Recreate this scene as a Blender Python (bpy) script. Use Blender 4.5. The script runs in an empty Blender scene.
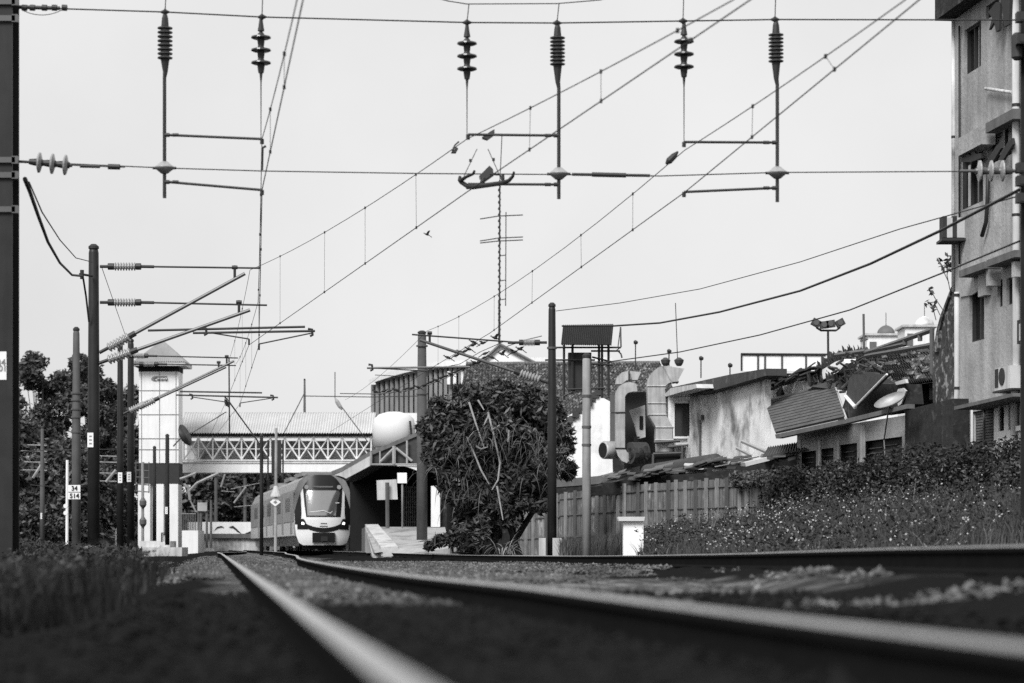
import bpy, math, random
from mathutils import Vector, Matrix, noise as NZ
random.seed(7)
SC = bpy.context.scene
COL = SC.collection
F = 85/36*1024
HC = 0.16
HY = 547.0
R = math.radians

def P(px, py, D):
    return Vector(((px-512)*D/F, D, HC+(HY-py)*D/F))

# ------------------------------------------------------------ materials
def mat(name, c, rough=0.85, var=0.25, scale=3.0, streak=0.0, metal=0.0, bump=0.0, bscale=20.0,
        c2=None, c2scale=1.0, c2lo=0.5, c2hi=0.62, spec=0.3, emit=0.0, detail=6.0, sscale=1.0):
    m = bpy.data.materials.new(name); m.use_nodes = True
    nt = m.node_tree; N = nt.nodes; L = nt.links
    b = N['Principled BSDF']
    b.inputs['Roughness'].default_value = rough
    b.inputs['Metallic'].default_value = metal
    b.inputs['Specular IOR Level'].default_value = spec
    tc = N.new('ShaderNodeNewGeometry')
    def noise(sc, det, vec=None):
        n = N.new('ShaderNodeTexNoise'); n.inputs['Scale'].default_value = sc
        n.inputs['Detail'].default_value = det; n.inputs['Roughness'].default_value = 0.62
        L.new(vec if vec is not None else tc.outputs['Position'], n.inputs['Vector'])
        return n.outputs['Fac']
    def math_(op, a, bb, clamp=False):
        n = N.new('ShaderNodeMath'); n.operation = op; n.use_clamp = clamp
        for i, q in enumerate((a, bb)):
            if isinstance(q, (int, float)): n.inputs[i].default_value = q
            else: L.new(q, n.inputs[i])
        return n.outputs[0]
    def ramp(x, lo, hi):
        n = N.new('ShaderNodeMapRange'); n.inputs['From Min'].default_value = lo; n.inputs['From Max'].default_value = hi
        L.new(x, n.inputs['Value']); return n.outputs[0]
    val = math_('ADD', math_('MULTIPLY', math_('SUBTRACT', noise(scale, detail), 0.5), 2.6*var), 1.0)
    base = c
    if c2 is not None:
        k = ramp(noise(c2scale, 8), c2lo, c2hi)
        mx = N.new('ShaderNodeMix'); mx.data_type = 'FLOAT'
        L.new(k, mx.inputs[0]); mx.inputs[2].default_value = c; mx.inputs[3].default_value = c2
        base = mx.outputs[0]
    val = math_('MULTIPLY', val, base)
    if streak > 0:
        mp = N.new('ShaderNodeMapping'); mp.inputs['Scale'].default_value = (4*sscale, 4*sscale, 0.35*sscale)
        L.new(tc.outputs['Position'], mp.inputs['Vector'])
        k = ramp(noise(1.0, 7, mp.outputs[0]), 0.42, 0.72)
        val = math_('MULTIPLY', val, math_('SUBTRACT', 1.0, math_('MULTIPLY', k, streak)))
    val = math_('MAXIMUM', val, 0.004)
    cb = N.new('ShaderNodeCombineColor')
    for i in range(3): L.new(val, cb.inputs[i])
    L.new(cb.outputs[0], b.inputs['Base Color'])
    if bump > 0:
        bn = N.new('ShaderNodeBump'); bn.inputs['Strength'].default_value = min(1, bump); bn.inputs['Distance'].default_value = 0.03
        L.new(noise(bscale, 6), bn.inputs['Height']); L.new(bn.outputs[0], b.inputs['Normal'])
    if emit > 0:
        b.inputs['Emission Color'].default_value = (1, 1, 1, 1); b.inputs['Emission Strength'].default_value = emit
    return m

M = {}
M['steel'] = mat('dark_steel', 0.022, 0.55, 0.3, 2, spec=0.4)
M['polesteel'] = mat('weathered_pole', 0.024, 0.45, 0.4, 2.5, streak=0.4, spec=0.25)
M['polelight'] = mat('galvanised_pole', 0.30, 0.6, 0.3, 2, streak=0.4)
M['polemid'] = mat('concrete_pole', 0.10, 0.7, 0.3, 2, streak=0.3)
M['galv'] = mat('galvanised_tube', 0.11, 0.4, 0.2, 3, metal=0.3)
M['wire'] = mat('copper_wire', 0.03, 0.6, 0.1, 3)
M['porc'] = mat('porcelain', 0.30, 0.25, 0.15, 6, spec=0.6)
M['porcdark'] = mat('brown_glazed_porcelain', 0.035, 0.25, 0.2, 6, spec=0.6)
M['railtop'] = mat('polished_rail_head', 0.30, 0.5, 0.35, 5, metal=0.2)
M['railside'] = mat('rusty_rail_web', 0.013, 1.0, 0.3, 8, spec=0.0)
M['sleeper'] = mat('oily_sleeper', 0.03, 0.9, 0.3, 5)
M['white'] = mat('white_paint', 0.78, 0.6, 0.08, 1.5, streak=0.12)
M['whitedirty'] = mat('dirty_white_paint', 0.54, 0.8, 0.25, 1.2, streak=0.35)
M['whitewall'] = mat('old_whitewash', 0.88, 0.85, 0.15, 1.8, streak=0.1, c2=0.6, c2scale=0.6, c2lo=0.6, c2hi=0.75)
M['stained'] = mat('mould_stained_plaster', 0.62, 0.9, 0.3, 1.4, streak=0.6, c2=0.14, c2scale=0.55, c2lo=0.5, c2hi=0.68, bump=0.4, sscale=0.8)
M['stainedwhite'] = mat('mould_stained_whitewash', 0.8, 0.9, 0.35, 1.2, streak=0.35, c2=0.17, c2scale=0.55, c2lo=0.5, c2hi=0.66, bump=0.5, sscale=0.22)
M['flat'] = mat('weathered_render', 0.42, 0.9, 0.4, 1.6, streak=0.4, c2=0.22, c2scale=0.8, c2lo=0.5, c2hi=0.72, bump=0.8, bscale=9, sscale=0.4)
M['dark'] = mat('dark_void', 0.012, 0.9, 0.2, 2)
M['glass'] = mat('dark_window_glass', 0.015, 0.12, 0.3, 2, spec=0.7)
M['frame'] = mat('dark_window_frame', 0.03, 0.7, 0.2, 3)
M['curtain'] = mat('pale_curtain', 0.45, 0.9, 0.3, 3, streak=0.3)
M['roofdark'] = mat('old_dark_roof', 0.055, 0.9, 0.5, 1.2, c2=0.16, c2scale=1.1, c2lo=0.55, c2hi=0.7, bump=0.5)
M['tile'] = mat('weathered_clay_tile', 0.06, 0.9, 0.7, 4.0, c2=0.36, c2scale=4.5, c2lo=0.52, c2hi=0.66, bump=0.5)
M['corr'] = mat('rusted_corrugated_sheet', 0.12, 0.8, 0.4, 3.0, spec=0.1)
M['corrlight'] = mat('pale_corrugated_sheet', 0.55, 0.6, 0.12, 1.0, streak=0.2)
M['roofgrey'] = mat('grey_corrugated_roof', 0.52, 0.8, 0.2, 0.8)
M['rubble'] = mat('mossy_rubble', 0.06, 0.95, 0.8, 6, c2=0.34, c2scale=4.5, c2lo=0.52, c2hi=0.62, streak=0.5, bump=1, bscale=8)
M['darkwall'] = mat('damp_dark_wall', 0.026, 0.95, 0.7, 4, c2=0.08, c2scale=3.5, c2lo=.55, c2hi=.68, bump=0.8, bscale=7)
M['fence'] = mat('weathered_fence_board', 0.19, 0.9, 0.4, 2.2, streak=0.8, c2=0.5, c2scale=1.1, c2lo=0.56, c2hi=0.7, sscale=2.2)
M['concrete'] = mat('concrete', 0.34, 0.9, 0.3, 2, c2=0.2, c2scale=1, bump=0.3)
M['condark'] = mat('dark_concrete', 0.14, 0.9, 0.35, 2, streak=0.3, bump=0.3)
M['duct'] = mat('galvanised_duct', 0.46, 0.5, 0.35, 2.5, metal=0.2, streak=0.45)
M['machine'] = mat('greasy_machine', 0.05, 0.6, 0.5, 5)
M['trainsilver'] = mat('train_silver_side', 0.30, 0.4, 0.2, 2, metal=0.35, streak=.25)
M['trainpale'] = mat('train_pale_band', 0.52, 0.4, 0.15, 2, metal=0.2)
M['trainwindow'] = mat('train_side_window', 0.09, 0.3, 0.15, 2, metal=0.3)
M['trainwhite'] = mat('train_white', 0.76, 0.35, 0.06, 3, spec=0.5)
M['trainblack'] = mat('train_black', 0.015, 0.3, 0.2, 3, spec=0.2)
M['trainroof'] = mat('train_roof', 0.14, 0.6, 0.3, 3)
M['windscreen'] = mat('train_windscreen', 0.34, 0.12, 0.1, 2, spec=1.0, metal=0.8)
M['lamp'] = mat('lit_headlamp', 0.8, 0.3, 0.0, 3, emit=1.4)
M['leafdark'] = mat('dark_leaf', 0.03, 0.6, 0.6, 1.6, c2=0.085, c2scale=1.5, c2lo=.48, c2hi=.66, spec=0.3)
M['leafmid'] = mat('mid_leaf', 0.065, 0.6, 0.5, 1.4, c2=0.13, c2scale=1.3, spec=0.35)
M['leafpale'] = mat('dry_leaf', 0.20, 0.7, 0.4, 3)
M['flower'] = mat('pale_flower', 0.42, 0.8, 0.1, 3)
M['bark'] = mat('bark', 0.07, 0.95, 0.4, 6, bump=0.6)
M['deadwood'] = mat('pale_dead_branch', 0.36, 0.9, 0.3, 4)
M['grass'] = mat('rank_grass', 0.05, 0.8, 0.5, 1.0, c2=0.11, c2scale=0.7, spec=0.2)
M['grassdark'] = mat('dark_grass', 0.02, 0.9, 0.6, 1.6, c2=0.06, c2scale=1.1, c2lo=.5, c2hi=.7, spec=0.05)
M['stone'] = mat('ballast_stone', 0.07, 1.0, 0.8, 2.2, spec=0.05, c2=0.20, c2scale=2.0, c2lo=0.5, c2hi=0.64)
M['bird'] = mat('black_feathers', 0.012, 0.6, 0.2, 4)
M['signwhite'] = mat('white_enamel', 0.8, 0.4, 0.08, 5)
M['hedgeleaf'] = mat('dark_hedge_leaf', 0.024, 0.65, 0.6, 1.2, c2=0.055, c2scale=0.9, c2lo=.5, c2hi=.7, spec=0.2)
M['drygrass'] = mat('dry_grass_tuft', 0.11, 0.8, 0.4, 2)
M['darkstone'] = mat('dark_stone', 0.013, 1.0, 0.6, 4, spec=0.05)  # darker copy of the ballast stone for the stretch nearest the viewer
M['roofblack'] = mat('shaded_sheet_valleys', 0.02, 0.9, 0.3, 2)  # shade between the sheet ribs, put in as a dark colour
M['towerroof'] = mat('tower_roof_sheet', 0.25, 0.8, 0.2, 1.5)
M['groveleaf'] = mat('grove_leaf', 0.045, 0.7, 0.6, 0.9, c2=0.12, c2scale=0.7, c2lo=.5, c2hi=.68, spec=0.25)
M['tankpaint'] = mat('tank_paint', 0.66, 0.7, 0.1, 0.6)
M['fencepost'] = mat('fence_batten', 0.26, 0.9, 0.4, 3, streak=.5, sscale=2)
M['slat'] = mat('ribbed_sheet_crest', 0.10, 0.8, 0.4, 3.0, c2=0.08, c2scale=1.2, spec=0.1)
M['ramp'] = mat('worn_ramp_concrete', 0.48, 0.9, 0.3, 2.5, c2=0.3, c2scale=1.5)
M['weedleaf'] = mat('weed_leaf', 0.04, 0.8, 0.6, 1.4, c2=0.09, c2scale=1.1, c2lo=.5, c2hi=.68, spec=0.1)
M['ink'] = mat('black_lettering', 0.01, 0.6, 0.1, 5)
M['inkgrey'] = mat('grey_lettering', 0.22, 0.6, 0.1, 5)
M['facade'] = mat('fin_facade', 0.10, 0.8, 0.2, 0.5)
M['fin'] = mat('concrete_fin', 0.26, 0.8, 0.2, 0.5, streak=0.3)

# ------------------------------------------------------------ mesh builder
class MB:
    def __init__(s): s.v = []; s.f = []; s.mi = []
    def add(s, vs, fs, mi=0):
        k = len(s.v); s.v += [tuple(q) for q in vs]
        for f in fs: s.f.append(tuple(i+k for i in f)); s.mi.append(mi)
    def hexa(s, c, mi=0):   # 8 corners: bottom 4 ccw, top 4
        s.add(c, [(0,3,2,1),(4,5,6,7),(0,1,5,4),(1,2,6,5),(2,3,7,6),(3,0,4,7)], mi)
    def box(s, x0,x1,y0,y1,z0,z1, mi=0):
        s.hexa([(x0,y0,z0),(x1,y0,z0),(x1,y1,z0),(x0,y1,z0),(x0,y0,z1),(x1,y0,z1),(x1,y1,z1),(x0,y1,z1)], mi)
    def ring(s, path, radii, n=8, caps=True, mi=0):
        path = [Vector(p) for p in path]; m = len(path)
        if not hasattr(radii, '__len__'): radii = [radii]*m
        vs = []; prev = None
        for i, p in enumerate(path):
            t = (path[min(i+1,m-1)]-path[max(i-1,0)])
            if t.length < 1e-9: t = Vector((0,0,1))
            t.normalize()
            if prev is None:
                a = Vector((0,0,1)) if abs(t.z) < 0.9 else Vector((1,0,0))
            else: a = prev
            u = t.cross(a)
            if u.length < 1e-6: u = t.cross(Vector((0,1,0)))
            u.normalize(); w = u.cross(t); w.normalize(); prev = w
            for k in range(n):
                an = 2*math.pi*k/n
                vs.append(p+u*(math.cos(an)*radii[i])+w*(math.sin(an)*radii[i]))
        fs = []
        for i in range(m-1):
            for k in range(n):
                a=i*n+k; b=i*n+(k+1)%n
                fs.append((a,b,b+n,a+n))
        if caps: fs += [tuple(range(n))[::-1], tuple(range((m-1)*n, m*n))]
        s.add(vs, fs, mi)
    def tube(s, a, b, r, r1=None, n=8, mi=0): s.ring([a,b],[r, r if r1 is None else r1], n, True, mi)
    def lathe(s, a, b, prof, n=12, mi=0):   # prof: (t 0..1, radius)
        a=Vector(a); b=Vector(b)
        d=(b-a); t=d.normalized(); q=Vector((0,0,1)) if abs(t.z)<0.9 else Vector((1,0,0))
        u=t.cross(q).normalized(); w=u.cross(t)
        vs=[]
        for (k,r) in prof:
            c=a+d*k
            for j in range(n):
                an=2*math.pi*j/n; vs.append(c+u*(math.cos(an)*r)+w*(math.sin(an)*r))
        fs=[]; m=len(prof)
        for i in range(m-1):
            for k in range(n):
                x=i*n+k; y=i*n+(k+1)%n; fs.append((x,y,y+n,x+n))
        fs += [tuple(range(n))[::-1], tuple(range((m-1)*n, m*n))]
        s.add(vs, fs, mi)
    def prism(s, front, off, mi=0):   # front: list of 3D pts; off: vector for the back
        n=len(front); off=Vector(off)
        fr=[Vector(p) for p in front]; bk=[p+off for p in fr]
        s.add(fr+bk, [tuple(range(n)), tuple(range(2*n-1,n-1,-1))]+[(i,i+n,(i+1)%n+n,(i+1)%n) for i in range(n)], mi)
    def obj(s, name, m, parent=None, smooth=False, local=False):
        me = bpy.data.meshes.new(name)
        off = Vector((0,0,0))
        loc = None
        if parent is not None and not local:
            q = parent
            while q is not None: off += q.location; q = q.parent
        elif parent is None:
            xs=[p[0] for p in s.v]; ys=[p[1] for p in s.v]; zs=[p[2] for p in s.v]
            off = Vector(((min(xs)+max(xs))/2,(min(ys)+max(ys))/2,min(zs))); loc = off
        me.from_pydata([(p[0]-off.x,p[1]-off.y,p[2]-off.z) for p in s.v], [], s.f)
        ms = m if isinstance(m, (list,tuple)) else [m]
        for q in ms: me.materials.append(M[q])
        if len(ms) > 1:
            me.polygons.foreach_set('material_index', s.mi)
        if smooth: me.polygons.foreach_set('use_smooth', [True]*len(me.polygons))
        me.update()
        o = bpy.data.objects.new(name, me); COL.objects.link(o)
        if loc is not None: o.location = loc
        if parent is not None: o.parent = parent
        return o

def thing(name, label, cat, loc=(0,0,0), group=None, rz=0):
    o = bpy.data.objects.new(name, None); COL.objects.link(o); o.empty_display_size = 0.3
    o.location = loc; o.rotation_euler = (0,0,rz); o['label']=label; o['category']=cat
    if group: o['group']=group
    return o
def tag(o, label, cat=None, group=None, kind=None):
    if label: o['label']=label
    if cat: o['category']=cat
    if group: o['group']=group
    if kind: o['kind']=kind
    return o
def struct(o): o['kind']='structure'; return o
def dup(root, delta):
    def rec(o, par):
        c=o.copy(); COL.objects.link(c)
        if par is not None: c.parent=par
        for ch in [k for k in o.children]: rec(ch, c)
        return c
    bpy_children = None
    r = rec(root, None); r.location = root.location+Vector(delta); return r

class Fr:
    def __init__(s, p0, p1):
        s.o=Vector((p0[0],p0[1])); d=Vector((p1[0],p1[1]))-s.o; s.u=d.normalized()
        n=Vector((s.u.y,-s.u.x))
        if n.dot(-s.o)<0: n=-n
        s.n=n
    @classmethod
    def px(c, xa, Da, xb, Db): return c(((xa-512)*Da/F,Da),((xb-512)*Db/F,Db))
    def s(s, px, o=0.0):
        k=(px-512)/F; ox=s.o.x+s.n.x*o; oy=s.o.y+s.n.y*o; return (k*oy-ox)/(s.u.x-k*s.u.y)
    def D(s, px, o=0.0): return s.o.y+s.n.y*o+s.s(px,o)*s.u.y
    def z(s, px, py, o=0.0): return HC+(HY-py)*s.D(px,o)/F
    def pt(s, a, z, o=0.0):
        q=s.o+s.u*a+s.n*o; return Vector((q.x,q.y,z))
    def pp(s, px, py, o=0.0): return s.pt(s.s(px,o), s.z(px,py,o), o)
    def box(s, mb, a0,a1,z0,z1,o0,o1,mi=0):
        mb.hexa([s.pt(a0,z0,o0),s.pt(a1,z0,o0),s.pt(a1,z0,o1),s.pt(a0,z0,o1),s.pt(a0,z1,o0),s.pt(a1,z1,o0),s.pt(a1,z1,o1),s.pt(a0,z1,o1)],mi)
    def pbox(s, mb, x0,x1,y0,y1,o0,o1,mi=0):
        xm=(x0+x1)/2; s.box(mb, s.s(x0,o1),s.s(x1,o1), s.z(xm,y1,o1),s.z(xm,y0,o1),o0,o1,mi)
    def poly(s, mb, pts, o0, o1, mi=0):
        mb.prism([s.pp(x,y,o1) for x,y in pts], Vector((s.n.x,s.n.y,0))*(o0-o1), mi)
    def wall(s, mb, a0,a1,z0,z1,o0,o1,holes):
        A=sorted(set([a0,a1]+[min(max(h[i],a0),a1) for h in holes for i in (0,1)]))
        Z=sorted(set([z0,z1]+[min(max(h[i],z0),z1) for h in holes for i in (2,3)]))
        for i in range(len(A)-1):
            if A[i+1]-A[i]<1e-5: continue
            run=None
            for j in range(len(Z)-1):
                am=(A[i]+A[i+1])/2; zm=(Z[j]+Z[j+1])/2
                solid=not any(h[0]<am<h[1] and h[2]<zm<h[3] for h in holes)
                if solid and run is None: run=Z[j]
                if not solid and run is not None: s.box(mb,A[i],A[i+1],run,Z[j],o0,o1); run=None
            if run is not None: s.box(mb,A[i],A[i+1],run,Z[-1],o0,o1)
    def hole(s, x0,x1,y0,y1,o=0.0):
        xm=(x0+x1)/2; a,b=sorted((s.s(x0,o),s.s(x1,o))); return (a,b,s.z(xm,y1,o),s.z(xm,y0,o))
    def span(s, x0,x1,o=0.0): return tuple(sorted((s.s(x0,o),s.s(x1,o))))

def corr(mb, a,b,c,d, n, amp, nrm, k=4, mi=0, jit=0.0, thick=0.02):
    """corrugated sheet; ribs run a->d and b->c, waves counted along a->b"""
    a,b,c,d=map(Vector,(a,b,c,d)); nrm=Vector(nrm).normalized(); vs=[]; m=n*k
    for i in range(m+1):
        t=i/m; o=nrm*(amp*math.sin(2*math.pi*t*n))
        p=a.lerp(b,t)+o; q=d.lerp(c,t)+o
        vs += [p,q,p-nrm*thick,q-nrm*thick]
    fs=[]
    for i in range(m):
        x=i*4; fs.append((x,x+1,x+5,x+4)); fs.append((x+2,x+6,x+7,x+3)); fs.append((x,x+4,x+6,x+2)); fs.append((x+1,x+3,x+7,x+5))
    mb.add(vs,fs,mi)

def tiles(mb, a,b,c,d, nu, nv, nrm, th=0.05, jit=0.03, miss=0.0, mi=0):
    """rows of overlapping tiles over quad a,b (eave) c,d (ridge)"""
    a,b,c,d=map(Vector,(a,b,c,d)); nrm=Vector(nrm).normalized()
    def q(u,v): return a.lerp(b,u).lerp(d.lerp(c,u),v)
    for j in range(nv):
        for i in range(nu):
            if random.random()<miss: continue
            u0=i/nu; u1=(i+0.92)/nu; v0=(j-0.12)/nv; v1=(j+1)/nv
            h=th*(0.8+0.4*random.random())+random.uniform(0,jit)
            um=(u0+u1)/2
            A=q(u0,v0)+nrm*(h*0.4); B=q(um,v0)+nrm*(h*1.5); C=q(u1,v0)+nrm*(h*0.4)
            D_=q(u0,v1); E=q(um,v1)+nrm*(h*.9); G=q(u1,v1)
            mb.add([A,B,C,D_,E,G,q(u0,v0),q(u1,v0)],[(0,1,4,3),(1,2,5,4),(6,7,2,1,0)],mi)

def text(s, size, loc, parent, m='ink', name='lettering', rz=0.0, xdir=None, extrude=0.004):
    cu=bpy.data.curves.new('txt','FONT'); cu.body=s; cu.size=size; cu.align_x='CENTER'; cu.align_y='CENTER'; cu.extrude=extrude
    cu.offset=size*0.012
    o=bpy.data.objects.new('txt',cu); COL.objects.link(o)
    bpy.context.view_layer.update()
    me=bpy.data.meshes.new_from_object(o); bpy.data.objects.remove(o); 
    me.materials.clear(); me.materials.append(M[m])
    t=bpy.data.objects.new(name, me); COL.objects.link(t)
    q=parent; off=Vector((0,0,0))
    while q is not None: off+=q.location; q=q.parent
    t.parent=parent; t.location=Vector(loc)-off; t.rotation_euler=(R(90),0,rz)
    return t

# ------------------------------------------------------------ world, sun, camera
w=bpy.data.worlds.new('World'); SC.world=w; w.use_nodes=True
nt=w.node_tree; bg=nt.nodes['Background']
sky=nt.nodes.new('ShaderNodeTexSky'); sky.sky_type='NISHITA'; sky.sun_disc=False
SUN_EL, SUN_ROT = 44, 205      # sun behind and to the left of the camera, veiled by thin overcast
sky.sun_elevation=R(SUN_EL); sky.sun_rotation=R(SUN_ROT); sky.air_density=1.0; sky.dust_density=6.0; sky.ozone_density=1
bw=nt.nodes.new('ShaderNodeRGBToBW'); nt.links.new(sky.outputs[0], bw.inputs[0])
mr=nt.nodes.new('ShaderNodeMapRange'); mr.inputs['From Min'].default_value=0; mr.inputs['From Max'].default_value=12
mr.inputs['To Min'].default_value=6.6; mr.inputs['To Max'].default_value=8.2; mr.clamp=True
nt.links.new(bw.outputs[0], mr.inputs[0])
tcw=nt.nodes.new('ShaderNodeTexCoord'); cn_=nt.nodes.new('ShaderNodeTexNoise'); cn_.inputs['Scale'].default_value=5; cn_.inputs['Detail'].default_value=5
nt.links.new(tcw.outputs['Generated'],cn_.inputs['Vector'])
cr=nt.nodes.new('ShaderNodeMapRange'); cr.inputs['From Min'].default_value=.3; cr.inputs['From Max'].default_value=.7; cr.inputs['To Min'].default_value=.91; cr.inputs['To Max'].default_value=1.05
nt.links.new(cn_.outputs['Fac'],cr.inputs[0])
cl_=nt.nodes.new('ShaderNodeMath'); cl_.operation='MULTIPLY'; nt.links.new(mr.outputs[0],cl_.inputs[0]); nt.links.new(cr.outputs[0],cl_.inputs[1])
cm=nt.nodes.new('ShaderNodeCombineColor')
for i in range(3): nt.links.new(cl_.outputs[0], cm.inputs[i])
nt.links.new(cm.outputs[0], bg.inputs[0]); bg.inputs[1].default_value=0.120
sl=bpy.data.lights.new('sun','SUN'); sl.energy=3.8; sl.angle=R(24); sl.color=(1,1,1)
so=bpy.data.objects.new('sun',sl); COL.objects.link(so); so.location=(0,0,50)
az=R(SUN_ROT)
# direction to the sun: behind camera (-Y), to the left (-X)
tosun=Vector((-0.45,-0.9,0)).normalized()*math.cos(R(SUN_EL))+Vector((0,0,math.sin(R(SUN_EL))))
so.rotation_euler=tosun.to_track_quat('Z','Y').to_euler()
sky.sun_rotation=math.atan2(tosun.x, tosun.y)
cam=bpy.data.cameras.new('camera'); cam.lens=85; cam.sensor_width=36; cam.clip_start=0.05; cam.clip_end=6000
cam.shift_y=(HY-341.5)/1024
cam.dof.use_dof=True; cam.dof.focus_distance=64; cam.dof.aperture_fstop=2.2
co=bpy.data.objects.new('camera',cam); COL.objects.link(co); co.location=(0,0,HC); co.rotation_euler=(R(90),0,0)
SC.camera=co
SC.view_settings.view_transform='Standard'; SC.view_settings.look='None'; SC.view_settings.exposure=0; SC.view_settings.gamma=1
SC.render.engine='CYCLES'; SC.cycles.max_bounces=6; SC.cycles.use_denoising=False
SC.cycles.diffuse_bounces=3

# ------------------------------------------------------------ ground
def sm(x,a,b):
    t=min(1,max(0,(x-a)/(b-a))); return t*t*(3-2*t)
T2=[(5.2,-12,.16),(4.3,-4,.17),(3.5,5,.175),(2.75,13,.17),(2.55,20,.13),(2.4,28,.08),(1.9,40,.02),(1.05,52,-.03),(-0.4,66,-.07),(-2.4,82,-.09),(-5.6,102,-.07),(-8.9,121,-.05),(-15.0,160,-.05),(-21.5,200,-.05),(-45,350,-.05)]
def interp(pts,y):
    if y<=pts[0][1]: return pts[0]
    for p,q in zip(pts,pts[1:]):
        if p[1]<=y<=q[1]:
            t=(y-p[1])/(q[1]-p[1]); return tuple(p[i]+(q[i]-p[i])*t for i in range(3))
    return pts[-1]
def smooth(pts, step):
    out=[]
    n=len(pts)
    for i in range(n-1):
        p0=Vector(pts[max(i-1,0)]); p1=Vector(pts[i]); p2=Vector(pts[i+1]); p3=Vector(pts[min(i+2,n-1)])
        k=max(1,int((p2-p1).length/step))
        for j in range(k):
            t=j/k
            out.append(0.5*((2*p1)+(p2-p0)*t+(2*p0-5*p1+4*p2-p3)*t*t+(3*p1-p0-3*p2+p3)*t**3))
    out.append(Vector(pts[-1])); return out
T2=[tuple(v) for v in smooth(T2,2.5)]
def g(X,Y):
    L=X+.124*Y
    z=-0.30
    # ballast shoulders of the first track
    d=abs(L-0.75)
    z=max(z,-0.125-max(0,d-0.95)*0.25)
    tx,_,tz=interp(T2,Y)
    d2=abs(X-(tx+0.5))
    z=max(z, tz-0.17-max(0,d2-1.0)*0.3)
    if 1.6<L<6 and 9<Y<60: z=max(z,-0.12-0.002*(Y-9))
    # bank on the right
    z+= sm(L,8.5,15.5)*1.15*(1-sm(Y,57,84))*sm(Y,-10,10)
    z+= 0.25*sm(-L,2,6)*(1-sm(Y,70,110))*sm(Y,8,20)
    z+= 0.05*(random.random()-0.5)*(1 if Y>5 and not abs(L-.75)<.9 else .3)
    return z
def axis(rng):
    out=[]
    for a,b,st in rng:
        n=int(round((b-a)/st)); out += [a+(b-a)*i/n for i in range(n)]
    return out+[rng[-1][1]]
gx=axis([(-3000,-400,400),(-400,-60,30),(-60,-20,4),(-20,22,0.6),(22,60,4),(60,400,30),(400,3000,400)])
gy=axis([(-40,-2,4),(-2,40,0.6),(40,120,1.6),(120,260,8),(260,800,60),(800,5000,600)])
mb=MB(); nx=len(gx)
vs=[(x,y,g(x,y)) for y in gy for x in gx]
mb.add(vs,[(j*nx+i,j*nx+i+1,(j+1)*nx+i+1,(j+1)*nx+i) for j in range(len(gy)-1) for i in range(nx-1)])
gm=mat('ballast_ground',0.08,1.0,0.6,5,spec=0.0,c2=0.2,c2scale=5,c2lo=0.45,c2hi=0.6,bump=1,bscale=25)
# ground tone set darker near the viewer, left and right, with a noisy edge
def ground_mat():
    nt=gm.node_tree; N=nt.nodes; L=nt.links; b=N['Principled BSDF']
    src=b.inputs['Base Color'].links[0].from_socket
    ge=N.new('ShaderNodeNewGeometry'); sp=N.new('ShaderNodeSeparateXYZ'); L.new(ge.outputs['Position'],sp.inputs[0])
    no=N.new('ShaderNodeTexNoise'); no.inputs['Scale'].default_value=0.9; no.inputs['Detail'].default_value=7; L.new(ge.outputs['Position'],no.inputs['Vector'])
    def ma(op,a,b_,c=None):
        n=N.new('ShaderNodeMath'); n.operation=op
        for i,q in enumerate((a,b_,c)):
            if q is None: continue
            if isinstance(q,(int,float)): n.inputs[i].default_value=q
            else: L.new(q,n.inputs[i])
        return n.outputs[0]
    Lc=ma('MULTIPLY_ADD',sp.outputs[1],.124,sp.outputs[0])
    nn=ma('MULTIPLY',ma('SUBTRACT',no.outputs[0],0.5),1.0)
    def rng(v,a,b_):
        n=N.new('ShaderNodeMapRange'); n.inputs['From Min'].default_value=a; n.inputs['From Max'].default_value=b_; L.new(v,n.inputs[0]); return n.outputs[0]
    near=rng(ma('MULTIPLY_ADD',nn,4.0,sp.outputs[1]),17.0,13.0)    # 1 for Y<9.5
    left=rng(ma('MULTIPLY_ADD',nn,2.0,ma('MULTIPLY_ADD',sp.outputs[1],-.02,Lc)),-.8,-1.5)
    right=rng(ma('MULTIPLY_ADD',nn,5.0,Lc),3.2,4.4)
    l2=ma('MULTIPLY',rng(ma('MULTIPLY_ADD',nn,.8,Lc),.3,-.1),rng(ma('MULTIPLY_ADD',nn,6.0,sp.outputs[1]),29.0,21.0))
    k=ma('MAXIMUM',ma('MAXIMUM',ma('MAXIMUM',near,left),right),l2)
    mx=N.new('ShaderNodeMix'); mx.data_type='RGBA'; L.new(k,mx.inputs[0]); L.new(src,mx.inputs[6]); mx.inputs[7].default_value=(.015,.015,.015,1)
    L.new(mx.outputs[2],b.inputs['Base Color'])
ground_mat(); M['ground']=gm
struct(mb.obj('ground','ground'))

# loose ballast stones
def stones(name, n, region, smin, smax, m, zoff=0.0):
    mb=MB()
    for _ in range(n):
        x,y=region()
        s=random.uniform(smin,smax); z=g(x,y)+s*.15+zoff
        a=random.random()*6.28; ca,sa=math.cos(a),math.sin(a)
        pts=[]
        for (px,py,pz) in ((1,0,0),(0,1,0),(-1,0,0),(0,-1,0),(0.2,0.1,.9),(0,0,-.6)):
            k=s*random.uniform(.6,1.15); px,py=px*ca-py*sa,px*sa+py*ca
            pts.append((x+px*k,y+py*k,z+pz*k))
        mb.add(pts,[(0,1,4),(1,2,4),(2,3,4),(3,0,4),(1,0,5),(2,1,5),(3,2,5),(0,3,5)])
    o=mb.obj(name,m); return o
def reg_mid():
    
    while True:
        y=11+50*random.random()**1.6; tx=interp(T2,y)[0]+.124*y; L=random.uniform(1.5,tx-.35)
        nz=NZ.noise(Vector(((L-.124*y)*1.3,y*.5,0)))
        if y<20 and L>2.2 and nz<.2+.35*random.random(): continue
        if L>3.2 and y<30 and nz<.1+.3*random.random(): continue
        return L-.124*y,y
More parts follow.
